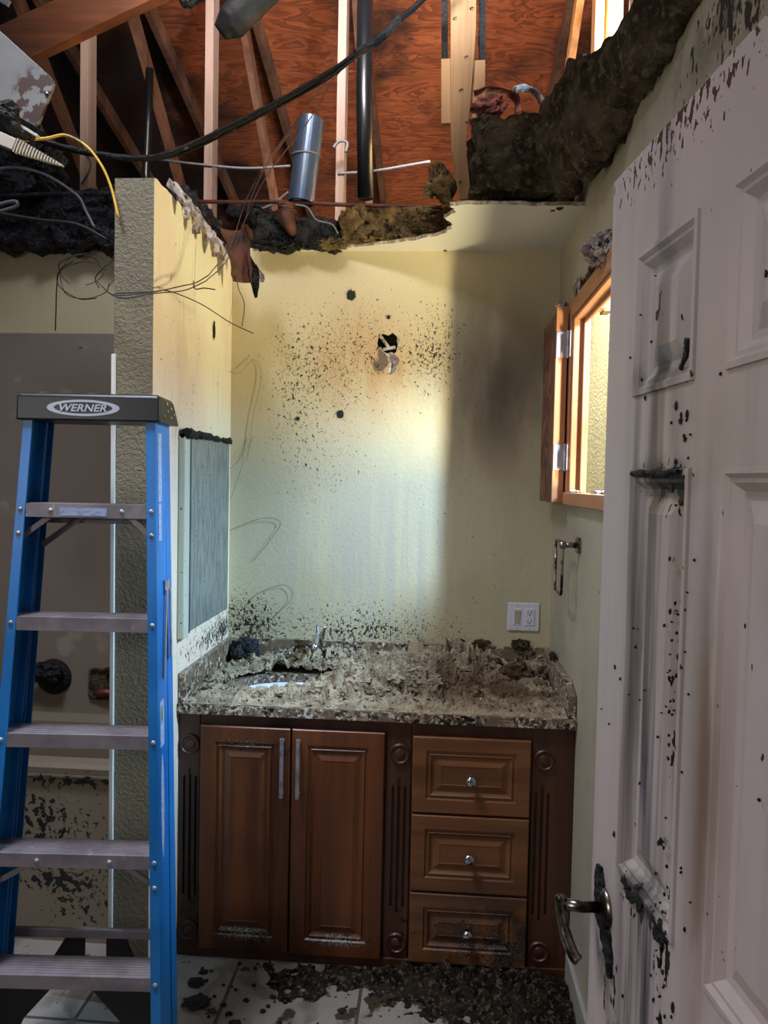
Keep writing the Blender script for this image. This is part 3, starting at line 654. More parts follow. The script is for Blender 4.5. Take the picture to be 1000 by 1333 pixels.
# pink-brown paper on the batt
for (pts, ws, lab, mm) in (([(618, 128, 2.62), (640, 122, 2.66), (665, 128, 2.7), (672, 148, 2.66)], [.05, .10, .12, .05], 'crumpled reddish paper facing left of its pale twin on the dark insulation', 'kraft_pink'),
                       ([(668, 120, 2.62), (690, 124, 2.66), (712, 146, 2.66)], [.04, .07, .03], 'pale pinkish paper facing folded over the dark insulation', 'paper')):
    tag(strip(pxpath(pts), ws, .003, .02, side=(0, 1, .5), seed=3, rag=.4).build('paper_facing', M[mm], smooth=True), lab, 'paper')
tag(lump(at(636, 138, Y=2.6), (.05, .03, .035), 8, .5, 2, 4).build('kraft_wad', M['kraft_pink']), 'wadded reddish kraft paper resting beside the broken post', 'paper')
# wool by the plate of the post
tag(lumptube(pxpath([(625, 40, 2.7), (628, 90, 2.7), (622, 130, 2.7)]), [(.005, .005), (.014, .012), (.006, .006)], 16, .8, 30, 6, 9).build('insulation_shred', M['batt']), 'thin dark insulation shred clinging to the right side of the post', 'insulation tuft')
tag(lumptube(pxpath([(556, 255, 2.85), (572, 225, 2.8), (578, 248, 2.75), (588, 270, 2.7)]), [(.02, .02), (.03, .03), (.035, .03), (.01, .01)], 24, .8, 18, 6, 8).build('insulation_shred', M['batt_tan']), 'fluffy tan insulation shred left of the post foot', 'insulation tuft')

# torn paper along partition top
for i, (pts, ws) in enumerate(([(236, 258, 2.38), (246, 275, 2.40), (252, 300, 2.42)], [(262, 280, 2.5), (270, 298, 2.52), (278, 318, 2.53)], [(280, 296, 2.6), (286, 312, 2.62), (296, 332, 2.62)])) if False else ():
    pass
papers = [((228, 240), (232, 262), (240, 285), .05, 2.32), ((243, 258), (248, 282), (258, 304), .07, 2.42), ((258, 272), (266, 296), (272, 316), .08, 2.52),
          ((276, 290), (284, 312), (290, 334), .08, 2.62), ((292, 302), (300, 322), (312, 340), .09, 2.72)]
pl = ['torn white paper strip nearest the pillar corner on the partition top', 'torn white paper strip, second from the pillar corner', 'torn white paper strip, third from the pillar corner',
      'torn white paper strip, fourth from the pillar corner', 'torn white paper strip nearest the hanging brown flap']
for i, (a, b, c, wd, yy) in enumerate(papers):
    P = []
    for q, f in ((a, 0), (b, .022), (c, .03)):
        p = at(q[0], q[1], Y=yy); P.append(Vector((XL + .004 + f, p.y, p.z)))
    P[0].x = XL - .02
    tag(strip(P, [wd * .9, wd * 1.1, wd * .35], .002, .018, side=(0, 1, .15), seed=i, rag=.7).build('torn_paper', M['paper']), pl[i], 'paper')
t = empty('hanging_paper_flap', at(315, 310, Y=2.8)); tag(t, 'scorched brown paper flap with black tip hanging in the corner', 'paper'); L = t.location
for pts, ws, mm, nm in (([(302, 300, 2.78), (310, 325, 2.78), (316, 368, 2.80)], [.09, .085, .07], 'kraft', 'flap'),
                    ([(322, 330, 2.79), (330, 358, 2.80), (333, 388, 2.80)], [.012, .045, .012], 'char', 'charred_tip'),
                    ([(330, 345, 2.84), (338, 360, 2.85), (340, 368, 2.85)], [.02, .035, .02], 'paper', 'pale_scrap')):
    strip([p - L for p in pxpath(pts)], ws, .003, .015, side=(1, .3, 0), seed=5, rag=.4).build(nm, M[mm], t)
# torn shreds by the broken ceiling edge and window top
for a, b, r, lab in ((788, 325, (.05, .05, .045), 'pale torn plaster and insulation wad above the window near the door edge'), (753, 374, (.012, .04, .030), 'small grey plaster wad above the far window corner')):
    p = at(a, b, X=XR - .012); tag(lump(p, r, a, .42, 2.2, 5).build('plaster_wad', M['paper']), lab, 'plaster debris')
tag(lumptube([(XR - .01, 2.60, 2.275), (XR - .01, 2.4, 2.28), (XR - .012, 2.2, 2.285)], [(.004, .004), (.008, .008), (.02, .015)], 14, .8, 30, 2, 8).build('plaster_wad', M['batt']), 'thin dark plaster shred along the window head', 'plaster debris')

# ------------------------------------------------------------------ cables and wires
def wire(name, pts, r, mm, label, cat='wire', nseg=10, wob=0, n=6):
    return tag(MB().tube(crom(pxpath(pts), nseg), r, n, wob=wob).build(name, M[mm], smooth=True), label, cat)
wire('burnt_cable', [(-30, 130, 2.2), (20, 165, 2.2), (60, 185, 2.2), (120, 200, 2.25), (190, 206, 2.3), (240, 192, 2.35), (330, 150, 2.4), (420, 100, 2.45), (490, 52, 2.5), (550, 0, 2.5), (600, -45, 2.5)], .0095, 'cable', 'thick burnt black cable sagging across the whole attic opening', 'cable', wob=.35, n=10)
wire('burnt_cable', [(185, 210, 2.32), (240, 199, 2.36), (330, 156, 2.41), (415, 110, 2.45), (452, 84, 2.46), (478, 60, 2.48)], .004, 'cable', 'thinner cable twisted along the underside of the thick burnt one', 'cable')
wire('charred_clump', [(462, 70, 2.48), (480, 60, 2.49), (500, 46, 2.49), (520, 22, 2.5)], .013, 'char', 'charred lump of sheathing clinging to the cable by the vent pipe', 'charred scrap', wob=.7, n=10)
cp = [[(472, 62, 2.5), (430, 100, 2.48), (392, 150, 2.5), (345, 215, 2.5), (320, 262, 2.5), (300, 320, 2.4), (272, 358, 2.35)],
      [(470, 66, 2.5), (434, 104, 2.5), (400, 160, 2.52), (348, 228, 2.52), (322, 280, 2.5), (296, 338, 2.4), (268, 366, 2.35)],
      [(474, 64, 2.5), (428, 96, 2.49), (388, 158, 2.5), (338, 232, 2.5), (316, 300, 2.5), (309, 365, 2.48), (318, 395, 2.47), (315, 425, 2.47)]]
lw_ = ['copper wire falling from the cable, upper one of the close pair', 'copper wire falling from the cable, lower one of the close pair', 'copper wire falling straight past the paper flap down the wall']
for i, p in enumerate(cp): wire('copper_wire', p, .0016, 'wire_c', lw_[i])
wire('burnt_wire', [(272, 358, 2.35), (255, 368, 2.3), (238, 372, 2.2), (200, 380, 2.1), (150, 384, 2.08), (132, 372, 2.12)], .0017, 'wire_b', 'black wire running level across the pillar, upper one')
wire('burnt_wire', [(268, 366, 2.35), (240, 378, 2.25), (200, 382, 2.1), (165, 388, 2.08), (146, 384, 2.1), (126, 366, 2.15)], .0017, 'wire_b', 'black wire running level across the pillar, lower one')
wire('burnt_wire', [(252, 366, 2.3), (254, 376, 2.28), (266, 375, 2.28), (280, 377, 2.3)], .0020, 'wire_b', 'short hooked wire end off the knot beside the partition')
wire('burnt_wire', [(150, 382, 2.08), (195, 380, 2.1), (220, 379, 2.2), (262, 396, 2.3), (300, 420, 2.4), (330, 434, 2.5)], .0017, 'wire_b', 'black wire slanting down right in front of the alcove wall')
wire('burnt_wire', [(129, 375, 2.2), (124, 362, 2.2), (135, 348, 2.2), (147, 338, 2.2), (150, 318, 2.2)], .0020, 'wire_b', 'bunched black wire rising along the pillar left edge')
tg = [(110, 365, 33, 24, .2, 'large loose loop of burnt wire over the tub bay'), (112, 360, 36, 30, 1.2, 'widest loop of the burnt wire tangle beside the pillar'), (105, 352, 28, 20, 2.1, 'small upper loop of the wire tangle beside the pillar')]
for i, (cx, cy, rx, ry, ph, lab) in enumerate(tg):
    pts = [(cx + rx * math.cos(ph + t * .5) * (1 + .1 * math.sin(t * 2 + i)), cy + ry * math.sin(ph + t * .5), 2.3 + .05 * math.sin(t)) for t in range(0, 12)]
    wire('burnt_wire', pts, .0014, 'wire_b', lab)
wire('burnt_wire', [(95, 340, 2.3), (78, 352, 2.3), (74, 372, 2.3), (73, 400, 2.3), (72, 430, 2.3)], .0020, 'wire_b', 'dangling wire end hanging straight down left of the tangle')
wire('yellow_wire', [(-10, 170, 2.15), (22, 182, 2.15), (60, 180, 2.15), (85, 176, 2.15), (112, 190, 2.15), (132, 215, 2.15), (145, 245, 2.15), (154, 282, 2.14)], .0042, 'wire_y', 'yellow jacketed wire curving down onto the pillar')
wire('white_wire', [(-15, 222, 2.4), (20, 218, 2.4), (60, 228, 2.4), (100, 254, 2.4), (112, 275, 2.4), (123, 296, 2.4)], .0045, 'wire_w', 'white wire bending over the burnt insulation at left')
wire('white_wire', [(-10, 268, 2.5), (18, 262, 2.5), (22, 268, 2.5), (0, 275, 2.5)], .006, 'wire_w', 'short pale wire loop at the left edge over burnt insulation')
wire('black_wire', [(-10, 276, 2.6), (50, 286, 2.6), (100, 292, 2.6), (140, 312, 2.6)], .006, 'wire_b', 'black cable lying on the burnt insulation at left')
wire('grey_wire', [(200, 207, 3.51), (260, 214, 3.51), (320, 219, 3.51), (378, 216, 3.51)], .006, 'wire_w', 'grey wire stretched level between the left trusses')
wire('grey_wire', [(440, 226, 3.51), (490, 222, 3.51), (560, 210, 3.51)], .006, 'wire_w', 'pale wire stretched behind the vent pipe')
wire('grey_wire', [(325, 278, 3.0), (355, 266, 3.0), (376, 250, 3.0)], .006, 'wire_w', 'pale wire stub slanting up to the grey duct')
wire('grey_wire', [(384, 266, 2.88), (400, 270, 2.88), (412, 286, 2.88), (432, 292, 2.88), (440, 304, 2.88)], .0035, 'wire_w', 'thin pale wire curling from under the duct onto the batt')
wire('grey_wire', [(434, 192, 3.4), (442, 184, 3.4), (452, 186, 3.4), (450, 198, 3.4)], .007, 'wire_w', 'small white wire loop hooked round the stud')
wire('dark_wire', [(66, 110, 3.5), (85, 150, 3.5), (103, 182, 3.5), (118, 214, 3.5), (106, 240, 3.5)], .004, 'wire_b', 'dark wire hanging behind the metal plate')
wire('fine_wire', [(303, 330, 2.97), (302, 400, 2.97), (292, 470, 2.96), (310, 486, 2.98), (330, 468, 2.99), (340, 490, 2.99), (330, 540, 2.99), (322, 600, 2.99)], .0009, 'wire_f', 'hair-thin pale wire looping down the alcove corner')
wire('fine_wire', [(268, 590, 2.9), (285, 615, 2.95), (310, 600, 2.97), (330, 568, 2.99), (318, 600, 2.98), (300, 650, 2.95)], .0009, 'wire_f', 'hair-thin wire curl beside the mirror top')
wire('fine_wire', [(300, 690, 2.96), (340, 675, 2.98), (365, 680, 2.99), (350, 705, 2.99), (330, 730, 2.99)], .0009, 'wire_b', 'hair-thin dark curl on the wall right of the mirror')
wire('fine_wire', [(330, 800, 2.98), (322, 785, 2.98), (345, 768, 2.99), (372, 762, 2.99), (380, 778, 2.99), (358, 802, 2.99)], .0009, 'wire_b', 'hair-thin dark loop just above the backsplash')

# metal plate and ribbed plastic (collapsed fan housing)
t = empty('fan_housing_plate', (-1.3, 2.2, 2.7)); tag(t, 'rust-stained pale metal housing plate hanging at upper left', 'metal plate'); L = t.location
pts = [(-45, 0), (0, 40), (63, 97), (69, 103), (70, 110), (50, 160), (44, 164), (0, 138), (-45, 110)]
P = [at(a, b, Y=2.2) for a, b in pts]
NT_ = MB(); flat = [(p.x, p.z) for p in P]
NT_.slab(flat, [], lambda u, v, s_: Vector((u, 2.2 + s_, v)) - L, .012).build('plate', M['plate'], t, bevel=.002)
for p_ in t.children: pass
MB().lathe([(.006, 0), (.006, .003), (.002, .004)], at(61, 123, Y=2.199) - L, (0, -1, 0), 12).build('screw', M['nickel'], t)
# material region is in world space; shift it for the local frame
pm = mat('rusty_galvanised_plate_local', '#6c6a65', .6, 0, var=[(4, '#5a5955', .4, .7)],
    stains_shade=[dict(col='#341803', regs=[((.075, 0, .065), (.10, .5, .11), 4)], scale=24, lo=.47, hi=.53)], bump=[(60, .2, .002)])
t.children[0].data.materials[0] = pm
t = empty('ribbed_plastic_piece', (-1.25, 2.1, 2.55)); tag(t, 'cream ribbed plastic piece tapering right, below the metal plate', 'plastic piece'); L = t.location
a, b = at(-20, 172, Y=2.1) - L, at(82, 216, Y=2.1) - L; d = (b - a); dn = d.normalized()
MB().bar(a, a + d * .4, .02, .036, up=(0, 0, 1), h2=.034).build('smooth_body', M['plas'], t, bevel=.002)
MB().bar(a + d * .4, b, .012, .024, up=(0, 0, 1), h2=.004).build('ribbed_core', M['plas'], t)
for i in range(15):
    f = .41 + .037 * i; c = a + d * f; hgt = .034 * (1 - i / 15) + .006
    MB().bar(c, c + dn * .0038, .018, hgt, up=(0, 0, 1)).build('rib', M['plas'], t)
t = lumptube(pxpath([(-10, 140, 2.1), (8, 145, 2.1), (25, 170, 2.12), (45, 180, 2.15)]), [(.012, .012), (.03, .03), (.018, .018), (.01, .01)], 24, .5, 25, 2, 8)
tag(t.build('melted_plastic', M['char']), 'black melted plastic lump between the metal plate and ribbed piece', 'melted plastic')
tag(MB().bar(at(0, 148, Y=2.12), at(50, 178, Y=2.12), .012, .008).build('plastic_slat', M['plas'], bevel=.001), 'cream slat lying against the melted black lump', 'plastic piece')
tag(MB().bar(at(-5, -5, Y=2.4), at(12, 5, Y=2.4), .01, .02).build('pale_scrap', M['wire_w']), 'small pale bluish scrap in the very top left corner', 'scrap')

# ------------------------------------------------------------------ tub bay
t = empty('bathtub', (-1.7, 2.45, 0)); tag(t, 'soot-splattered beige bathtub behind the ladder', 'bathtub'); L = t.location
apron = MB()
prof = [(2.385, 0), (2.385, .03), (2.45, .04), (2.45, .54), (2.452, .57), (2.43, .585), (2.428, .615), (2.44, .628), (2.50, .630)]
prof = [(2.44, 0), (2.44, .02), (2.452, .03), (2.452, .57), (2.44, .585), (2.436, .615), (2.446, .628), (2.50, .630), (2.54, .60), (2.57, .3), (2.60, .26), (2.90, .26), (2.93, .3), (2.95, .6), (2.965, .628), (2.985, .628), (2.985, 0)]
vs = []; fs = []; n = len(prof)
for x in (-2.68, XP - .004):
    for y, z in prof: vs.append(Vector((x, y, z)) - L)
for i in range(n - 1): fs.append((i, i + 1, n + i + 1, n + i))
apron.add(vs, fs + [(n - 1, 0, n, 2 * n - 1)]); apron.build('tub_shell', M['tub'], t)
# local-space soot for the tub
tubm = mat('sooty_bathtub_enamel_local', '#7c715e', .4, var=[(2, '#776c5a', .4, .7)],
    specks=[dict(scale=38, thr=.75, col='#0d0b09', detail=4, regs=[((.36, 0, .40), (.26, .5, .30), .26), ((.42, 0, .21), (.3, .5, .06), .2), ((.6, 0, .57), (.5, .3, .05), .28), ((.5, 0, .12), (.35, .5, .16), .2)]),
            dict(scale=70, thr=.76, col='#241d15', regs=[((.5, 0, .3), (.4, .5, .5), .2)])])
t.children[0].data.materials[0] = tubm
MB().box(tuple(Vector((-2.68, 2.433, .585)) - L), tuple(Vector((XP - .004, 2.437, .592)) - L)).build('rim_bead', tubm, t)
t = empty('tub_valve', at(68, 880, Y=YB - .016)); tag(t, 'soot-blackened tub valve with lever on the surround wall', 'tub valve')
MB().lathe([(.075, 0), (.075, .006), (.055, .014), (.03, .018), (.028, .05)], (0.01, -.002, 0), (0, -1, 0), 28).build('escutcheon', M['char'], t, smooth=True)
MB().bar((0, -.045, .0), (-.13, -.05, -.015), .02, .02).build('lever', M['char'], t, bevel=.004)
lump((0.0, -.05, .03), (.06, .03, .04), 5, .4, 2, 4).build('melted_knob', M['char'], t)
t = empty('soap_niche', at(135, 890, Y=YB - .016)); tag(t, 'dark recessed soap dish in the tub surround beside the pillar', 'soap dish')
rr = lambda w_, h_, y_: [Vector((sx * (w_ - .015) + .015 * math.cos(a_), y_, sz * (h_ - .015) + .015 * math.sin(a_))) for sx, sz, a0 in ((1, 1, 0), (-1, 1, PI/2), (-1, -1, PI), (1, -1, 1.5*PI)) for a_ in (a0, a0 + PI/4, a0 + PI/2)]
rings([rr(.062, .066, -.001), rr(.062, .066, -.012), rr(.054, .058, -.012), rr(.050, .054, -.002)]).build('dish_frame', M['batt'], t)
tag(lump(at(136, 902, Y=YB - .035), (.04, .016, .018), 2, .2, 2, 3).build('soap_bar', M['redbrown'], smooth=True), 'dark red lump of soap in the recessed dish', 'soap')
tag(lump(at(142, 875, Y=YB - .03), (.016, .012, .02), 4, .6, 2, 3).build('charred_scrap', M['char']), 'small charred scrap stuck above the soap dish', 'charred scrap')

# ------------------------------------------------------------------ mirror on the alcove wall
t = empty('wall_mirror', (XL, 2.66, 1.09)); tag(t, 'narrow streaked wall mirror with charred top edge in the alcove', 'mirror'); L = t.location
MZ0, MZ1 = 1.10, 1.77
MB().box(tuple(Vector((XL + .001, 2.44, MZ0)) - L), tuple(Vector((XL + .018, 2.93, MZ1)) - L)).build('mirror_glass', M['mirror'], t, bevel=.004)
MB().box(tuple(Vector((XL + .001, 2.385, MZ0 - .012)) - L), tuple(Vector((XL + .024, 2.438, MZ1 + .004)) - L)).build('edge_strip', M['mirror_frame'], t, bevel=.004)
MB().box(tuple(Vector((XL + .018, 2.436, MZ0)) - L), tuple(Vector((XL + .026, 2.444, MZ1)) - L)).build('dark_seam', M['abs'], t)
lumptube([Vector((XL + .02, y, MZ1 + .005)) - L for y in (2.385, 2.46, 2.58, 2.7, 2.8, 2.92)], [(.02, .02), (.014, .012), (.016, .014), (.012, .012), (.006, .006), (.010, .012)], 18, .8, 30, 4, 10).build('charred_top', M['char'], t)

# ------------------------------------------------------------------ vanity
van = empty('vanity_cabinet', (-.19, YCAB, 0)); tag(van, 'cherry wood bathroom vanity with two doors and three drawers', 'vanity'); L = van.location
def vb(name, a, b, m_, parent=None, **k): return MB().box(tuple(Vector(a) - L), tuple(Vector(b) - L)).build(name, m_, parent or van, **k)
def localize(name, keyregs, base, second, third, axis):
    return wood(name, base, second, axis, .7, .36, third, bump=.12,
        specks=[dict(scale=70, thr=.74, col='#0e0906', regs=keyregs, detail=4), dict(scale=200, thr=.765, col='#8d8577', regs=keyregs)],
        stains_shade=[dict(col='#2f2a25', regs=[((.44, 0, .10), (.42, .3, .36), 1.1)], scale=14, lo=.3, hi=.6), dict(col='#1a120d', regs=[((-.3, 0, .0), (.55, .3, .3), .9)], scale=6, lo=.3, hi=.6)])  # grime low at right; darker towards the foot at left
vr = [((-.42, 0, .095), (.2, .3, .05), .30), ((-.1, 0, .09), (.18, .3, .045), .30), ((.4, 0, .10), (.4, .3, .22), .17), ((-.42, 0, .74), (.2, .3, .05), .22), ((.1, 0, .15), (.1, .3, .3), .07)]
mc = localize('cherry_wood_vertical', vr, '#714021', '#583019', '#47240d', 2)
mch = localize('cherry_wood_horizontal', vr, '#7c4f2e', '#613b21', '#522f16', 0)
mcd = wood('cherry_wood_frame', '#50301f', '#3f2314', 2, .7, .42, '#2e180d', bump=.12,
    specks=[dict(scale=50, thr=.74, col='#0c0806', regs=[((-.6, 0, .2), (.15, .3, .35), .2), ((.1, 0, .15), (.1, .3, .3), .15)])],
    stains_shade=[dict(col='#1c120d', regs=[((-.62, 0, .4), (.16, .3, .6), .8)], scale=5, lo=.2, hi=.6)])
vb('carcass', (XL + .003, YCAB + .002, .0), (XR - .003, YB - .003, .62), mcd)
vb('top_rail', (XL + .003, YCAB - .003, .62), (XR - .003, YCAB + .03, .839), mcd)
vb('base_trim', (XL + .003, YCAB - .012, 0), (XR - .003, YCAB + .002, .035), mcd, bevel=.004)
def fluted(x0, x1, cx, fx):
    """stile with rosettes and fluted grooves"""
    holes = []
    for i, dx in enumerate((-.020, 0, .020)):
        zt = .615 + (.025 if i == 1 else 0); zb = .21 - (.02 if i == 1 else 0); c = fx + dx; hw = .0045
        holes.append([(c - hw, zb), (c + hw, zb), (c + hw, zt), (c, zt + .008), (c - hw, zt)])
    mb = MB().slab([(x0, .03), (x1, .03), (x1, .836), (x0, .836)], holes, lambda u, v, s_: Vector((u, YCAB - .008 + s_, v)) - L, .010)
    p = mb.build('pilaster', mcd, van, bevel=.0008)
    for zz in (.73, .09):
        MB().lathe([(.034, 0), (.034, .004), (.030, .009), (.026, .004), (.017, .004), (.014, .009), (.006, .011), (.001, .011)], Vector((cx, YCAB - .008, zz)) - L, (0, -1, 0), 28).build('rosette', mcd, p, smooth=False)
fluted(XL + .003, -.772, -.803, -.803); fluted(-.14, -.060, -.096, -.096); fluted(.338, XR - .003, .375, .373)
def raised(name, x0, x1, z0, z1, m_, st, steps=1.0):
    y = YCAB - .004
    loops = []
    for ins, dy in ((0, 0), (0, -.017), (.003, -.020), (st, -.020), (st + .004, -.014), (st + .010, -.014), (st + .014, -.018), (st + .018, -.014), (st + .024, -.010), (st + .030, -.010), (st + .050 * steps, -.018), (st + .052 * steps, -.0165)):
        loops.append([Vector((x0 + ins, y + dy, z0 + ins)) - L, Vector((x1 - ins, y + dy, z0 + ins)) - L, Vector((x1 - ins, y + dy, z1 - ins)) - L, Vector((x0 + ins, y + dy, z1 - ins)) - L])
    r = rings(loops, True); r.f.append((3, 2, 1, 0)); r.mi.append(0)
    return r.build(name, m_, van)
d1 = raised('door', -.766, -.461, .035, .800, mc, .052)
d2 = raised('door', -.455, -.146, .035, .800, mc, .052)
for d_, hx in ((d1, -.485), (d2, -.431)):
    z0, z1 = .575, .775; y = YCAB - .024
    pts = [Vector((hx, y, z1 - .006)) - L, Vector((hx, y - .022, z1)) - L, Vector((hx, y - .024, (z0 + z1) / 2)) - L, Vector((hx, y - .022, z0)) - L, Vector((hx, y, z0 + .006)) - L]
    mb = MB(); mb.bar(pts[1], pts[3], .012, .006, up=(0, 1, 0)); mb.bar(pts[1] + Vector((0, 0, -.012)), Vector((hx, y, z1 - .012)) - L, .01, .008); mb.bar(pts[3] + Vector((0, 0, .012)), Vector((hx, y, z0 + .012)) - L, .01, .008)
    mb.build('handle', M['hinge'], d_, bevel=.001)
for z0, z1, kz in ((.541, .794, .660), (.278, .533, .402), (.035, .270, .147)):
    d_ = raised('drawer', -.053, .331, z0, z1, mch, .045)
    MB().lathe([(.008, 0), (.007, .012), (.010, .016), (.017, .020), (.018, .026), (.013, .031), (.002, .033)], Vector((.139, YCAB - .022, kz)) - L, (0, -1, 0), 24).build('knob', M['chrome'], d_, smooth=True)

# countertop with oval sink opening
ct = empty('countertop', (-.19, 2.7, .84)); tag(ct, 'speckled brown granite vanity countertop with low backsplashes', 'countertop'); L = ct.location
cx, cy, ra, rb_ = -.50, 2.665, .225, .165
ell = [(cx + ra * math.cos(2 * PI * i / 40), cy + rb_ * math.sin(2 * PI * i / 40)) for i in range(40)]
fr = [(XL + .002 + (XR - XL - .004) * i / 60, YTOP + .0015 * noise.noise(Vector((i * .9, 0, 0)))) for i in range(61)]
MB().slab(fr + [(XR - .002, YB - .002), (XL + .002, YB - .002)], [ell], lambda u, v, s_: Vector((u, v, .84 + s_)) - L, .031).build('slab', M['granite'], ct, bevel=.004)
zt = .972
MB().box(tuple(Vector((XL + .004, YB - .024, .871)) - L), tuple(Vector((XR - .004, YB - .003, zt)) - L)).build('backsplash', M['granite'], ct, bevel=.002)
MB().box(tuple(Vector((XL + .003, YTOP + .01, .871)) - L), tuple(Vector((XL + .024, YB - .024, zt)) - L)).build('side_splash', M['granite'], ct, bevel=.002)
MB().slab([(YTOP + .015, .871), (YTOP + .015, .945), (YTOP + .10, zt), (YB - .024, zt), (YB - .024, .871)], [], lambda u, v, s_: Vector((XR - .003 - s_, u, v)) - L, .024).build('side_splash', M['granite'], ct, bevel=.002)
# sink bowl
sk = MB(); loops = []
for f, dz in ((1.06, -.032), (1.0, -.034), (.97, -.05), (.9, -.09), (.75, -.13), (.5, -.15), (.2, -.155)):
    loops.append([Vector((cx + ra * f * math.cos(2 * PI * i / 40), cy + rb_ * f * math.sin(2 * PI * i / 40), .871 + dz)) for i in range(40)])
tag(rings(loops).build('sink_basin', M['sink'], smooth=True), 'white oval undermount sink basin half buried in debris', 'sink')
# faucet: spout and two separate handles
sp = empty('sink_faucet', (at(416, 840, Y=2.92).x, 2.92, .871)); tag(sp, 'dusty chrome widespread faucet spout behind the sink', 'faucet')
MB().lathe([(.026, 0), (.026, .008), (.018, .014), (.015, .05), (.013, .11), (.014, .125), (.010, .135)], (0, 0, 0), (0, 0, 1), 20).build('body', M['chrome'], sp, smooth=True)
MB().tube(crom([(0, 0, .10), (0, -.03, .135), (0, -.07, .14), (0, -.11, .12), (0, -.12, .105)], 6), [.012] * 24 + [.011], 14).build('spout', M['chrome'], sp, smooth=True)
MB().bar((-.006, 0, .12), (-.012, .01, .175), .012, .018, h2=.010).build('lift_lever', M['chrome'], sp, bevel=.003)
MB().bar((.008, 0, .12), (.020, .006, .172), .012, .020, h2=.008).build('lift_lever', M['chrome'], sp, bevel=.003)
for px_, lab in ((376, 'left chrome faucet handle poking out of the debris'), (457, 'right chrome faucet handle poking out of the debris')):
    h = empty('faucet_handle', (at(px_, 850, Y=2.92).x, 2.92, .871)); tag(h, lab, 'faucet handle')
    MB().lathe([(.024, 0), (.024, .006), (.014, .012), (.012, .05), (.015, .055), (.010, .068)], (0, 0, 0), (0, 0, 1), 18).build('base', M['chrome'], h, smooth=True)
    MB().bar((0, .01, .062), (0, -.055, .068), .012, .008).build('lever', M['chrome'], h, bevel=.003)

# debris heap on the counter: height field of shredded insulation
def heap_h(x, y):
    def g(cx_, cy_, sx, sy, h): return h * math.exp(-((x - cx_) / sx) ** 2 - ((y - cy_) / sy) ** 2)
    h = g(-.27, 2.60, .16, .12, .060) + g(-.10, 2.58, .13, .10, .070) + g(.06, 2.56, .12, .07, .060) + g(.13, 2.86, .15, .09, .065) + g(-.12, 2.80, .2, .09, .030)
    h += g(.42, 2.90, .06, .1, .03) + g(-.02, 2.80, .3, .2, .020) + g(-.45, 2.90, .26, .07, .045) + g(-.45, 2.48, .22, .05, .034) + g(-.76, 2.62, .07, .16, .022) + g(-.65, 2.84, .14, .06, .028) + g(.25, 2.55, .2, .12, .010) + g(.38, 2.52, .09, .05, .012)
    h += g(.10, 2.95, .28, .05, .045) + g(-.3, 2.95, .3, .04, .03)
    return h
nx, ny = 250, 112; x0, x1, y0, y1 = XL + .027, XR - .03, YTOP + .008, YB - .026
vs = []; fs = []; keep = {}
for j in range(ny + 1):
    for i in range(nx + 1):
        x = x0 + (x1 - x0) * i / nx; y = y0 + (y1 - y0) * j / ny
        p = Vector((x * 26, y * 26, 0)); b_ = heap_h(x, y)
        n1 = noise.fractal(p, .9, 2.1, 3); q_ = p + Vector((noise.noise(p * .7), noise.noise(p * .7 + Vector((5, 5, 5))), 0)) * .9
        n2 = abs(noise.noise(q_ * .9)) * 1.5 + abs(noise.noise(q_ * 2 + Vector((3, 3, 3)))) * .8 + abs(noise.noise(q_ * 4.2 + Vector((1, 7, 3)))) * .4
        z = b_ * (.5 + .8 * n2) + .007 * (n2 + n1) + .006
        z *= min(1, (y - y0) / .02 + .1)
        dx, dy = (x - cx) / ra, (y - cy) / rb_; rr2 = dx * dx + dy * dy
        if rr2 < .95 and dy > -.32 + .25 * (dx) + .12 * n1: z = -.20
        sw = Vector((noise.noise(p * .8 + Vector((7, 0, 0))), noise.noise(p * .8 + Vector((0, 9, 0))), 0)) * .008
        yy = max(y + sw.y, YTOP + .006)
        vs.append((x + sw.x, yy, .871 + z)); keep[(i, j)] = z > -.012
for j in range(ny):
    for i in range(nx):
        if keep[(i, j)] and keep[(i + 1, j)] and keep[(i, j + 1)] and keep[(i + 1, j + 1)]:
            a = j * (nx + 1) + i; fs.append((a, a + 1, a + nx + 2, a + nx + 1))
hm = NT('mixed_debris')
c_ = hm.mix(hm.rng(hm.noise(22, 6), .42, .6), hexc('#b0a185'), hexc('#8a7b62'))
rgt = hm.sumreg([((.22, 2.62, .9), (.42, .30, .3), 1.3)])
c_ = hm.mix(hm.math('MULTIPLY', hm.rng(hm.noise(9, 4), .25, .5), rgt, True), c_, hexc('#5c452c'))
blk = hm.sumreg([((-.5, 2.92, .9), (.4, .12, .3), .13), ((-.74, 2.6, .9), (.16, .26, .3), .10)])
c_ = hm.mix(hm.rng(hm.math('ADD', hm.noise(55, 4), blk), .62, .68), c_, hexc('#1a1613'))
c_ = hm.mix(hm.rng(hm.noise(120, 3), .68, .74), c_, hexc('#c6bcab'))
hm.link(c_, hm.b.inputs['Base Color']); hm.b.inputs['Roughness'].default_value = .95
bp = hm.t.nodes.new('ShaderNodeBump'); bp.inputs['Strength'].default_value = 1; bp.inputs['Distance'].default_value = .012
hm.link(hm.noise(130, 5), bp.inputs['Height']); hm.link(bp.outputs[0], hm.b.inputs['Normal'])
M['mixed'] = hm.m
mb = MB(); mb.add(vs, fs); random.seed(21); cnt = 0
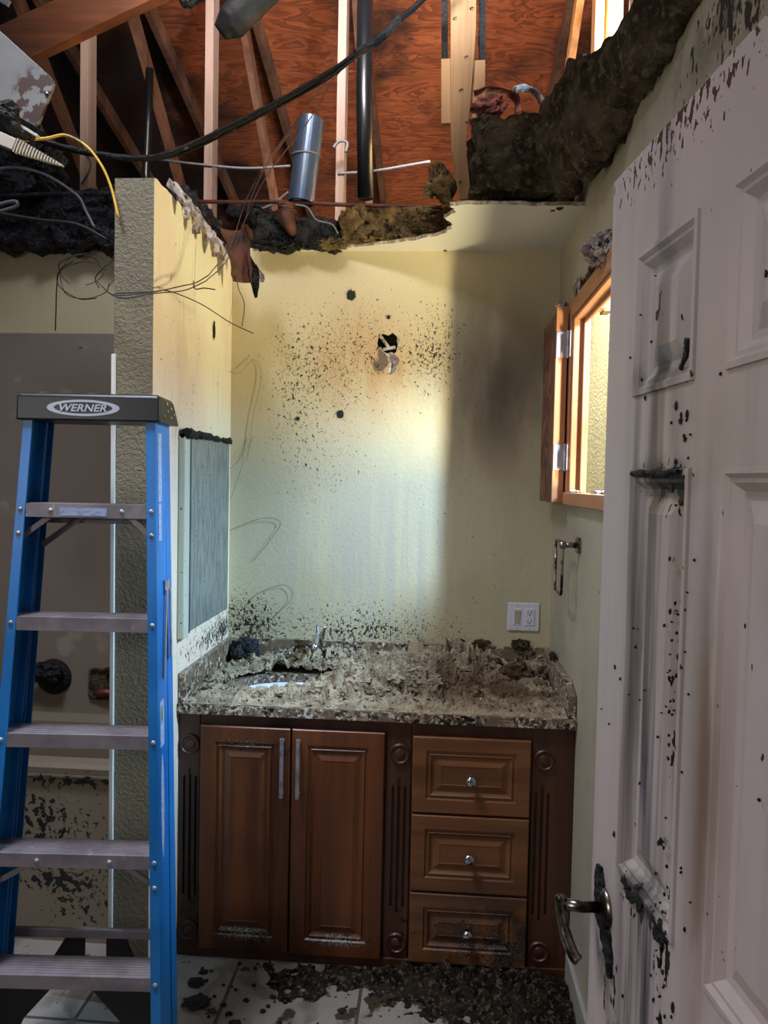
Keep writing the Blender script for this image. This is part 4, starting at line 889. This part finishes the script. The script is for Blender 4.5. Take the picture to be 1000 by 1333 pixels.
while cnt < 320:
    x = random.uniform(x0 + .03, x1 - .03); y = random.uniform(y0 + .02, y1 - .02); hh = heap_h(x, y)
    if ((x - cx) / ra) ** 2 + ((y - cy) / rb_) ** 2 < 1.05 or random.random() > .12 + hh * 22: continue
    r_ = random.uniform(.006, .014) + hh * random.uniform(.05, .28); l_ = lump((x, y, .871 + hh * .8 + r_ * .3), (r_ * random.uniform(1, 1.5), r_, r_ * random.uniform(.6, .9)), cnt, .55, 2.4, 3, rot=random.uniform(0, 3)); mb.add(l_.v, l_.f); cnt += 1
o = mb.build('insulation_debris', M['mixed'])
tag(o, 'shredded grey and brown insulation debris covering the countertop', 'debris', kind='stuff')
# strings and slivers through the debris
mb = MB()
for i in range(240):
    x = random.uniform(x0 + .02, x1 - .02); y = random.uniform(y0 + .02, y1 - .03)
    if ((x - cx) / ra) ** 2 + ((y - cy) / rb_) ** 2 < 1: continue
    z = .871 + max(0, heap_h(x, y)) + .006; a_ = random.uniform(0, PI); ln = random.uniform(.008, .03)
    mb.bar((x, y, z), (x + math.cos(a_) * ln, y + math.sin(a_) * ln * .6, z + random.uniform(-.004, .012)), random.uniform(.002, .006), .0015, k=i % 3)
tag(mb.build('debris_slivers', [M['paper'], M['flake'], M['heap']]), 'scattered black and pale slivers strewn through the counter debris', 'debris', kind='stuff')
# bigger lumps
LUMPS = [((.325, 2.82, .905), (.060, .045, .040), 'heap_brown', 'largest rounded insulation chunk at the right of the counter'),
         ((.22, 2.90, .915), (.055, .04, .035), 'heap_brown', 'brown insulation chunk between the big chunk and backsplash'),
         ((.405, 2.74, .885), (.025, .03, .022), 'heap', 'small grey chunk against the right side splash'),
         ((.42, 2.84, .90), (.022, .03, .03), 'heap', 'grey chunk in the back right counter corner'),
         ((.405, 2.62, .882), (.03, .022, .018), 'heap', 'flat pale chunk near the right front of the counter'),
         ((-.19, 2.50, .905), (.045, .04, .025), 'heap', 'grey insulation clod at the counter front below the sink right side'),
         ((-.05, 2.52, .91), (.06, .04, .03), 'heap', 'grey insulation clod at the centre front of the counter'),
         ((.07, 2.53, .905), (.06, .035, .028), 'heap_brown', 'brown insulation clod at front, above the top drawer'),
         ((-.30, 2.64, .915), (.05, .045, .03), 'heap', 'grey insulation clod right beside the sink opening'),
         ((-.15, 2.68, .915), (.055, .045, .03), 'heap', 'grey insulation clod behind the front clods at counter middle'),
         ((.20, YB - .025, .985), (.035, .015, .014), 'heap_brown', 'brown crumb lying on the backsplash top near the switch plate'),
         ((.11, YB - .025, .985), (.025, .012, .014), 'char', 'black crumb on the backsplash top left of the brown crumb'),
         ((.355, YB - .03, .985), (.035, .018, .022), 'batt', 'dark pointed scrap on the backsplash right below the switch plate'),
         ((.455, 2.80, .985), (.012, .03, .016), 'batt', 'dark scrap lying on the right side splash')]
for i, (c, r, mm, lab) in enumerate(LUMPS):
    tag(lump(c, r, i + 1, .38, 2.4, 5).build('debris_chunk', M[mm]), lab, 'debris chunk')
tag(lump((-.755, 2.93, .915), (.055, .05, .065), 31, .35, 2, 5).build('charred_lump', M['char_blue']), 'charred bluish lump in the left back corner of the counter', 'charred lump')
tag(strip([(-.15, 2.66, .955), (-.135, 2.65, .96), (-.11, 2.64, .955)], [.012, .018, .008], .001, .004, side=(0, 1, 0)).build('foil_scrap', M['chrome']), 'small curled shiny scrap on the debris at counter centre', 'scrap')

# switch plate
t = empty('switch_plate', (.3675, YB, 1.093)); tag(t, 'white double wall plate with rocker switch and two outlets', 'switch plate')
MB().box((-.0635, -.007, -.057), (.0635, -.0005, .057)).build('plate', M['outlet'], t, bevel=.003)
MB().box((-.042, -.0085, -.034), (-.008, -.006, .034)).build('switch_frame', M['outlet'], t, bevel=.001)
tag(MB().add([(-.036, -.009, -.028), (-.014, -.009, -.028), (-.014, -.014, .028), (-.036, -.014, .028), (-.036, -.006, -.028), (-.014, -.006, -.028), (-.014, -.006, .028), (-.036, -.006, .028)],
    [(0, 1, 2, 3), (4, 7, 6, 5), (0, 4, 5, 1), (1, 5, 6, 2), (2, 6, 7, 3), (3, 7, 4, 0)]).build('rocker', M['beige'], t), 'beige rocker')
rc = MB().box((.006, -.010, -.034), (.044, -.006, .034)).build('receptacle', M['outlet'], t, bevel=.001)
for dz in (.017, -.017):
    s_ = MB(); s_.box((.017, -.0106, dz - .003), (.019, -.0098, dz + .006)); s_.box((.030, -.0106, dz - .003), (.0325, -.0098, dz + .007)); s_.lathe([(.0028, 0), (.0028, .0007)], (.0245, -.0099, dz - .008), (0, -1, 0), 10)
    s_.build('slots', M['dark'], rc)
for dx in (-.025, .025):
    for dz in (.047, -.047): MB().lathe([(.003, 0), (.0025, .0012)], (dx, -.0068, dz), (0, -1, 0), 10).build('screw', M['hinge'], t)
# torn paper and shards at the wall hole
t = empty('torn_wall_paper', at(508, 470, Y=YB)); tag(t, 'curled pinkish torn paper hanging below the hole in the back wall', 'paper'); L = t.location
strip([at(505, 460, Y=2.998) - L, at(512, 468, Y=2.985) - L, at(513, 476, Y=2.985) - L], [.03, .05, .03], .002, .006, side=(1, 0, 0), seed=2, rag=.3).build('upper_curl', M['paper'], t)
strip([at(512, 474, Y=2.985) - L, at(510, 482, Y=2.975) - L, at(506, 487, Y=2.98) - L], [.022, .036, .016], .002, .01, side=(1, 0, 0), seed=4, rag=.3).build('lower_curl', M['paper'], t)
for (a, b), (c, d) in (((495, 437), (506, 452)), ((515, 452), (499, 455)), ((518, 442), (522, 455)), ((494, 452), (500, 462))):
    MB().bar(at(a, b, Y=3.0) - L, at(c, d, Y=3.004) - L, .012, .004, up=(0, 1, 0)).build('gypsum_shard', M['paper'], t)
# soot flakes stuck to the wall
fl = [(457, 384, 10), (443, 539, 8), (388, 545, 4), (506, 413, 4), (278, 430, 0)]
fl_lab = ['black flake stuck high on the back wall above the hole', 'black star-shaped flake on the back wall below left of the hole', 'tiny black flake on the back wall at left', 'small black flake just above the wall hole', None]
for (a, b, s_), lab in zip(fl, fl_lab):
    if not lab: continue
    tag(lump(at(a, b, Y=YB - .003), (s_ * .0016, .004, s_ * .0018), a, .7, 2.5, 3).build('soot_flake', M['flake']), lab, 'soot flake')
tag(lump(Vector((XL + .003, at(278, 430, X=XL).y, at(278, 430, X=XL).z)), (.003, .012, .03), 9, .6, 2.5, 3).build('soot_flake', M['flake']), 'elongated black flake on the alcove side wall', 'soot flake')

# towel ring
t = empty('towel_ring', (XR, 2.44, 1.432)); tag(t, 'brushed nickel towel ring on the right wall under the window', 'towel ring')
rings([rr(.022, .026, -.001), rr(.022, .026, -.010), rr(.015, .018, -.014)]).build('wall_plate', M['nickel'], t, bevel=.001)
o = t.children[0]; o.rotation_euler = (0, 0, -PI / 2)
MB().tube([(-.010, 0, 0), (-.055, 0, .0)], [.009, .008], 16).build('post', M['nickel'], t, smooth=True)
MB().lathe([(.012, -.012), (.014, 0), (.012, .012)], (-.055, 0, 0), (0, 1, 0), 16).build('collar', M['nickel'], t, smooth=True)
rl = []
yc0, yc1, z0, z1, r_ = .0, .135, -.165, .008, .02
for (yy, zz, a0) in ((yc1 - r_, z1 - r_, 0), (yc0 + r_, z1 - r_, PI/2), (yc0 + r_, z0 + r_, PI), (yc1 - r_, z0 + r_, 1.5*PI)):
    for q in range(6): a_ = a0 + q * PI / 10; rl.append((-.055, yy + r_ * math.cos(a_), zz + r_ * math.sin(a_)))
rl.append(rl[0]); MB().tube(rl, .005, 10).build('ring', M['nickel'], t, smooth=True)

# baseboard on the right wall
struct(MB().box((XR - .014, .5, 0), (XR, YCAB - .02, .10)).build('baseboard_right', M['base'], bevel=.003))

# ------------------------------------------------------------------ white panel door
DL = Vector((.228, 1.02)); DH = DL + Vector((.125, -1)).normalized() * .585
u2 = (DL - DH).normalized()
dr = empty('door_1', (DH.x, DH.y, 0)); struct(dr); dr.rotation_euler = (0, 0, math.atan2(u2.y, u2.x))
# local: x hinge->leading edge, y: +y is to the left of x (world -X side, the face we see)
W, Hh, T = .585, 2.03, .035
panels = [(W - .25, W - .095), (W - .475, W - .315)]
rows = [(1.735, 1.905), (1.150, 1.645), (.22, .93)]
holes = [[(a, z0), (b, z0), (b, z1), (a, z1)] for a, b in panels for z0, z1 in rows]
mb = MB().slab([(0, .012), (W, .012), (W, Hh), (0, Hh)], holes, lambda u, v, s_: Vector((u, s_ - T, v)), T)
dm = M['door']
leaf = mb.build('door_leaf', dm, dr, bevel=.0015)
for a, b in panels:
    for z0, z1 in rows:
        loops = []
        for ins, dy in ((-.001, -.0005), (.0, .0030), (.006, .0034), (.010, -.001), (.014, -.001), (.018, -.005), (.022, -.009), (.030, -.010), (.050, -.002), (.054, -.002)):
            loops.append([Vector((a + ins, dy, z0 + ins)), Vector((b - ins, dy, z0 + ins)), Vector((b - ins, dy, z1 - ins)), Vector((a + ins, dy, z1 - ins))])
        rings(loops).build('panel', dm, dr)
        MB().box((a, -T + .004, z0), (b, -T + .010, z1)).build('panel_back', dm, dr)
# lever handle (melted, drooping) with sooty rose
hd = MB(); hx, hz = W - .055, 1.075
h = MB().lathe([(.026, 0), (.026, .003), (.020, .007), (.010, .010)], (hx, 0, hz), (0, 1, 0), 28).build('handle', M['nickel'], dr, smooth=True)
MB().tube([(hx, .008, hz), (hx, .03, hz), (hx + .004, .052, hz + .002)], [.007, .007, .008], 16).build('neck', M['nickel'], h, smooth=True)
MB().tube(crom([(hx + .006, .058, hz + .012), (hx + .004, .058, hz - .005), (hx - .004, .054, hz - .03), (hx - .016, .046, hz - .052), (hx - .022, .040, hz - .058)], 6), [.007] * 6 + [.007] * 6 + [.008] * 6 + [.008] * 6 + [.006], 14).build('lever', M['nickel'], h, smooth=True)
# soot crust by the handle and on the panel ledges
def crust(pts, radii, seed, nm='soot_crust', mm='char', n=22, amp=.75, fq=45):
    lumptube(pts, radii, n, amp, fq, seed, 9).build(nm, M[mm], dr)
crust([(hx + .020, .002, hz + .045), (hx + .012, .003, hz + .01), (hx - .012, .003, hz - .035), (hx - .03, .003, hz - .075)], [(.004, .008), (.006, .017), (.006, .014), (.003, .006)], 3)
a, b = panels[0]
crust([(a + .02, .003, 1.642), (a + .08, .003, 1.640), (b - .01, .003, 1.641)], [(.003, .002), (.004, .005), (.003, .003)], 7)
crust([(a + .03, .001, 1.750), (a + .018, .002, 1.763), (a + .012, .003, 1.778)], [(.002, .003), (.003, .006), (.002, .004)], 9)
for i in range(3): pass
# little flakes stuck on the door
for i in range(150):
    q = random.random()
    if q < .65: x = a + .02 + random.gauss(0, .014); z = random.uniform(.95, 1.80)
    else: x = random.uniform(.12, W - .02); z = random.uniform(.85, 1.98)
    s_ = random.uniform(.0006, .0017) * (2 if i % 9 == 0 else 1)
    lump((x, .001, z), (s_, .0015, s_ * random.uniform(1, 2.4)), i, .6, 2.5, 2).build('soot_fleck', M['flake'], dr)
# crusted diagonal ledge at the foot of the middle panel
for i in range(26):
    f = random.random(); x = b - .01 - f * (b - a - .02); z = 1.148 + random.gauss(-.004, .007)
    lump((x, .001, z), (random.uniform(.003, .007), .003, random.uniform(.003, .007)), i + 60, .7, 2.5, 2).build('soot_fleck', M['flake'], dr)

# ------------------------------------------------------------------ step ladder
LD = empty('step_ladder', (-.918, 1.78, 0)); LD.rotation_euler = (0, 0, math.radians(3.6))
tag(LD, 'blue fibreglass step ladder with black top cap and aluminium steps', 'step ladder')
def yf(z): return .082 * z          # front rails lean back
def hw(z): return .176 + .043 * (1.8 - z)
def chan(x_out, sgn, z0, z1, y0f, y0r, hwf, nm, depth=.086, fl=.026, th=.005):
    """C-channel rail; web on the outside, flanges pointing inward"""
    loops = []
    for z in (z0, z1):
        X = sgn * hwf(z); y = y0f(z); i = -sgn
        prof = [(X, y), (X + i * fl, y), (X + i * fl, y + th), (X + i * th, y + th), (X + i * th, y + depth - th), (X + i * fl, y + depth - th), (X + i * fl, y + depth), (X, y + depth)]
        loops.append([Vector((p[0], p[1], z)) for p in prof])
    r = rings(loops, True); r.f.append((7, 6, 5, 4, 3, 2, 1, 0)); r.mi.append(0)
    return r.build(nm, M['blue'], LD, bevel=.0012)
fr_, rrr = [], []
for s_ in (-1, 1):
    fr_.append(chan(0, s_, .02, 1.80, yf, None, hw, 'front_rail'))
    rrr.append(chan(0, s_, .02, 1.80, lambda z: yf(z) + .090 + .012 * (1.8 - z), None, lambda z: hw(z) - .002, 'rear_rail', depth=.045, fl=.022))
# steps
SZs = [1.550, 1.250, .945, .637, .328]
for i, z in enumerate(SZs):
    w_ = hw(z) - .006; y = yf(z) + .001; D = .084
    prof = [(0, 0), (0, -.036), (.004, -.036), (.004, -.004), (D - .004, -.004), (D - .004, -.03), (D, -.03), (D, 0)]
    loops = [[Vector((x, y + p[0], z + p[1])) for p in prof] for x in (-w_, w_)]
    r = rings(loops, True); r.f.append(tuple(range(7, -1, -1))); r.mi.append(0)
    for q in range(7): r.bar((-w_, y + .012 + q * .010, z + .0005), (w_, y + .012 + q * .010, z + .0005), .003, .0015)
    stp = r.build('step', M['alu'], LD)
    for sx in (-1, 1):
        for zz in ((z - .016, z - .08) if i in (0, 3) else (z - .016,)):
            MB().lathe([(.0065, 0), (.006, .002), (.003, .004)], (sx * (hw(zz) - .013), yf(zz) - .0002, zz), (0, -1, 0), 14).build('rivet', M['hinge'], stp, smooth=True)
    if i in (0, 3):
        for sx in (-1, 1):
            MB().lathe([(.007, 0), (.006, .003), (.002, .005)], (sx * .095, y, z - .018), (0, -1, 0), 14).build('rivet', M['hinge'], stp, smooth=True)
            MB().bar((sx * .10, y + .03, z - .028), (sx * (hw(z) - .012), y + .012, z - .088), .014, .004, up=(0, 1, 0)).build('knee_brace', M['alu'], stp)
    if i == 0:
        tag(MB().box((-.075 + .005, y - .0012, z - .031), (.055, y - .0002, z - .010)).build('sticker', M['label'], stp), 'pale sticker on the top step front')
# rear cross bars with diagonals
for z, nm in ((1.505, 'cross_bar'), (.36, 'cross_bar')):
    yr = yf(z) + .086 + .012 * (1.8 - z) + .03; w_ = hw(z) - .03
    cbm = MB().bar((-w_, yr, z), (w_, yr, z), .012, .026).build(nm, M['alu'], LD, bevel=.002)
    if z > 1:
        MB().bar((-w_ * .35, yr - .014, z + .005), (-w_ - .005, yr - .014, z - .075), .004, .016, up=(0, 0, 1)).build('diagonal_strut', M['alu'], cbm)
# dark diagonal plates under the lowest step and rear bar
for sx in (-1, 1):
    z = .328; y = yf(z) + .02
    pts = [(sx * .045, z - .037), (sx * (hw(z) - .02), z - .037), (sx * (hw(.05) - .02), .03), (sx * (hw(.05) - .045), .03), (sx * .125, .20)]
    MB().slab(pts, [], lambda u, v, q: Vector((u, y + q, v)), .006).build('dark_plate', M['rubber'], LD)
    z = .36; y2 = yf(z) + .125
    pts = [(sx * .03 + .02, z - .013), (sx * .03 + .02, z - .075), (sx * .12 + .02, z - .15), (sx * .14 + .01, z - .12), (sx * .085 + .02, z - .013)]
    MB().slab(pts, [], lambda u, v, q: Vector((u, y2 + q, v)), .006).build('dark_plate', M['rubber'], LD)
    for yy in (yf(0) + .037, yf(0) + .13):
        MB().box((sx * hw(0) - .03 + (.0 if sx < 0 else 0), yy - .045, 0), (sx * hw(0) + .012, yy + .035, .035)).build('foot', M['rubber'], LD, bevel=.004)
# top cap: tapered hollow box
cw_, cz0, cz1 = .192, 1.772, 1.846; yc = yf(1.8)
lo = [[Vector((-cw_, yc - .012, cz0)), Vector((cw_, yc - .012, cz0)), Vector((cw_ + .008, yc + .145, cz0)), Vector((-cw_ - .008, yc + .145, cz0))],
      [Vector((-cw_ + .001, yc - .010, cz0 + .066)), Vector((cw_ - .001, yc - .010, cz0 + .066)), Vector((cw_ - .006, yc + .135, cz0 + .066)), Vector((-cw_ + .006, yc + .135, cz0 + .066))],
      [Vector((-cw_ + .010, yc + .0, cz1)), Vector((cw_ - .010, yc + .0, cz1)), Vector((cw_ - .016, yc + .125, cz1)), Vector((-cw_ + .016, yc + .125, cz1))]]
r = rings(lo, True); r.f.append((3, 2, 1, 0)); r.mi.append(0)
cap = r.build('top_cap', M['capblk'], LD, bevel=.005, seg=3)
for i in range(7): MB().tube([(-.15 + i * .045, yc + .03 + .02 * (i % 3), cz1), (-.135 + i * .045, yc + .035 + .02 * (i % 3), cz1 + .001)], .004, 6).build('scuff_ridge', M['capblk'], cap)
# white oval logo ring and lettering
yl = yc - .0125; lc = (-.012, cz0 + .034)
def oval(a_, b_, n=48): return [(lc[0] + a_ * math.cos(2 * PI * i / n), lc[1] + b_ * math.sin(2 * PI * i / n)) for i in range(n)]
lg = MB().slab(oval(.097, .0215), [oval(.078, .0155)], lambda u, v, q: Vector((u, yl + q, v)), .001).build('logo_ring', M['white_ink'], cap)
cu = bpy.data.curves.new('lettering', 'FONT'); cu.body = 'WERNER'; cu.size = .03; cu.extrude = .0004; cu.offset = .0007; cu.align_x = 'CENTER'; cu.align_y = 'CENTER'; cu.shear = .25; cu.space_character = 1.02
to = bpy.data.objects.new('lettering_tmp', cu); COL.objects.link(to)
bpy.context.view_layer.update(); dg = bpy.context.evaluated_depsgraph_get(); me = bpy.data.meshes.new_from_object(to.evaluated_get(dg)); bpy.data.objects.remove(to)
xs = [v.co.x for v in me.vertices]; ys = [v.co.y for v in me.vertices]; wx = max(xs) - min(xs); hy = max(ys) - min(ys); mx, my = (max(xs) + min(xs)) / 2, (max(ys) + min(ys)) / 2
for v in me.vertices: v.co = Vector((lc[0] + (v.co.x - mx) * .126 / wx, yl - .0006 + v.co.z, lc[1] + (v.co.y - my) * .0195 / hy))
me.materials.clear(); me.materials.append(M['white_ink'])
lt = bpy.data.objects.new('lettering', me); COL.objects.link(lt); lt.parent = cap
for dx in (.0,):
    for yy, zz in ((.03, .02), (.06, .035), (.09, .045), (.05, .055), (.09, .02), (.115, .03)):
        MB().lathe([(.004, 0), (.003, .002)], (cw_ + .001 + .0, yc + yy, cz0 + zz), (1, 0, 0), 10).build('rivet', M['hinge'], cap)
# stickers on the right rail's outside
R_ = fr_[1]
def sticker(z0, z1, y0, y1, mm='label', oval_=False):
    mb = MB(); pts = []
    if oval_:
        for i in range(24):
            a_ = 2 * PI * i / 24; zz = (z0 + z1) / 2 + (z1 - z0) / 2 * math.sin(a_); pts.append((zz, (y0 + y1) / 2 + (y1 - y0) / 2 * math.cos(a_)))
    else: pts = [(z0, y0), (z1, y0), (z1, y1), (z0, y1)]
    mb.slab(pts, [], lambda u, v, q: Vector((hw(u) + .0003 + q, yf(u) + v, u)), .0006)
    return mb.build('sticker', M[mm], R_)
sticker(1.56, 1.745, .018, .050); sticker(1.455, 1.555, .020, .046); sticker(.91, 1.03, .018, .050); sticker(.62, .89, .020, .046, oval_=True)
s_ = sticker(.975, 1.015, .024, .040, 'label_y')
# folded spreader bars hanging beside the right rail
sp_ = MB().box((hw(1.33) + .002, yf(1.33) + .058, 1.305), (hw(1.33) + .006, yf(1.33) + .098, 1.345)).build('spreader_bracket', M['hinge'], LD, bevel=.001)
MB().bar((hw(1.32) + .008, yf(1.32) + .062, 1.32), (hw(1.1) + .006, yf(1.08) + .045, 1.085), .004, .010, up=(0, 1, 0)).build('spreader_bar', M['hinge'], LD, bevel=.001)
MB().bar((hw(1.32) + .008, yf(1.32) + .094, 1.32), (hw(1.1) + .006, yf(1.12) + .100, 1.13), .004, .010, up=(0, 1, 0)).build('spreader_bar', M['hinge'], LD, bevel=.001)

# ------------------------------------------------------------------ floor debris
def floor_h(x, y):
    def g(cx_, cy_, sx, sy, h): return h * math.exp(-((x - cx_) / sx) ** 2 - ((y - cy_) / sy) ** 2)
    return g(.25, 2.30, .25, .10, .040) + g(.36, 2.20, .10, .25, .035) + g(-.15, 2.36, .3, .05, .016) + g(-.4, 2.28, .12, .08, .010) + g(.05, 2.36, .2, .06, .03) - .006
nx, ny = 150, 70; vs = []; fs = []; kp = []
for j in range(ny + 1):
    for i in range(nx + 1):
        x = -.65 + (XR - .016 + .65) * i / nx; y = 1.85 + (YCAB - .014 - 1.85) * j / ny; p = Vector((x * 22, y * 22, 4))
        n1 = noise.fractal(p, .9, 2.1, 5); z = floor_h(x, y) * (1 + .8 * n1) + .008 * n1
        vs.append((x, y, max(z, -.01))); kp.append(z > -.001)
for j in range(ny):
    for i in range(nx):
        a_ = j * (nx + 1) + i; q = (a_, a_ + 1, a_ + nx + 2, a_ + nx + 1)
        if sum(kp[t_] for t_ in q) >= 3: fs.append(q)
M['floor_debris'] = insul('dark_floor_debris', '#3a3228', '#1d1915', '#6a5f50', sc=22)
mb = MB(); mb.add(vs, fs); tag(mb.build('floor_debris', M['floor_debris']), 'dark burnt debris heaped on the tile before the vanity', 'debris', kind='stuff')
for i in range(46):
    if i < 26: x, y = random.uniform(-.78, -.45), random.uniform(2.1, 2.40)
    else: x, y = random.uniform(-.5, .2), random.uniform(2.1, 2.36)
    s_ = random.choice((.004, .006, .008, .014)) * random.uniform(.7, 1.3)
    tag(lump((x, y, .003), (s_, s_ * .8, .004), i, .6, 2, 3).build('charred_flake', M['flake']), 'small black charred flake on the pale floor tiles before the vanity', 'flake', group='charred flakes on the floor')
tag(lump((-.70, 2.18, .008), (.035, .03, .010), 77, .6, 2, 4).build('charred_clod', M['flake']), 'large black clod on the tile beside the ladder foot', 'charred clod')
tag(lump((-.73, 2.27, .006), (.024, .018, .009), 78, .6, 2, 4).build('charred_clod', M['flake']), 'smaller black clod on the tile behind the large one', 'charred clod')
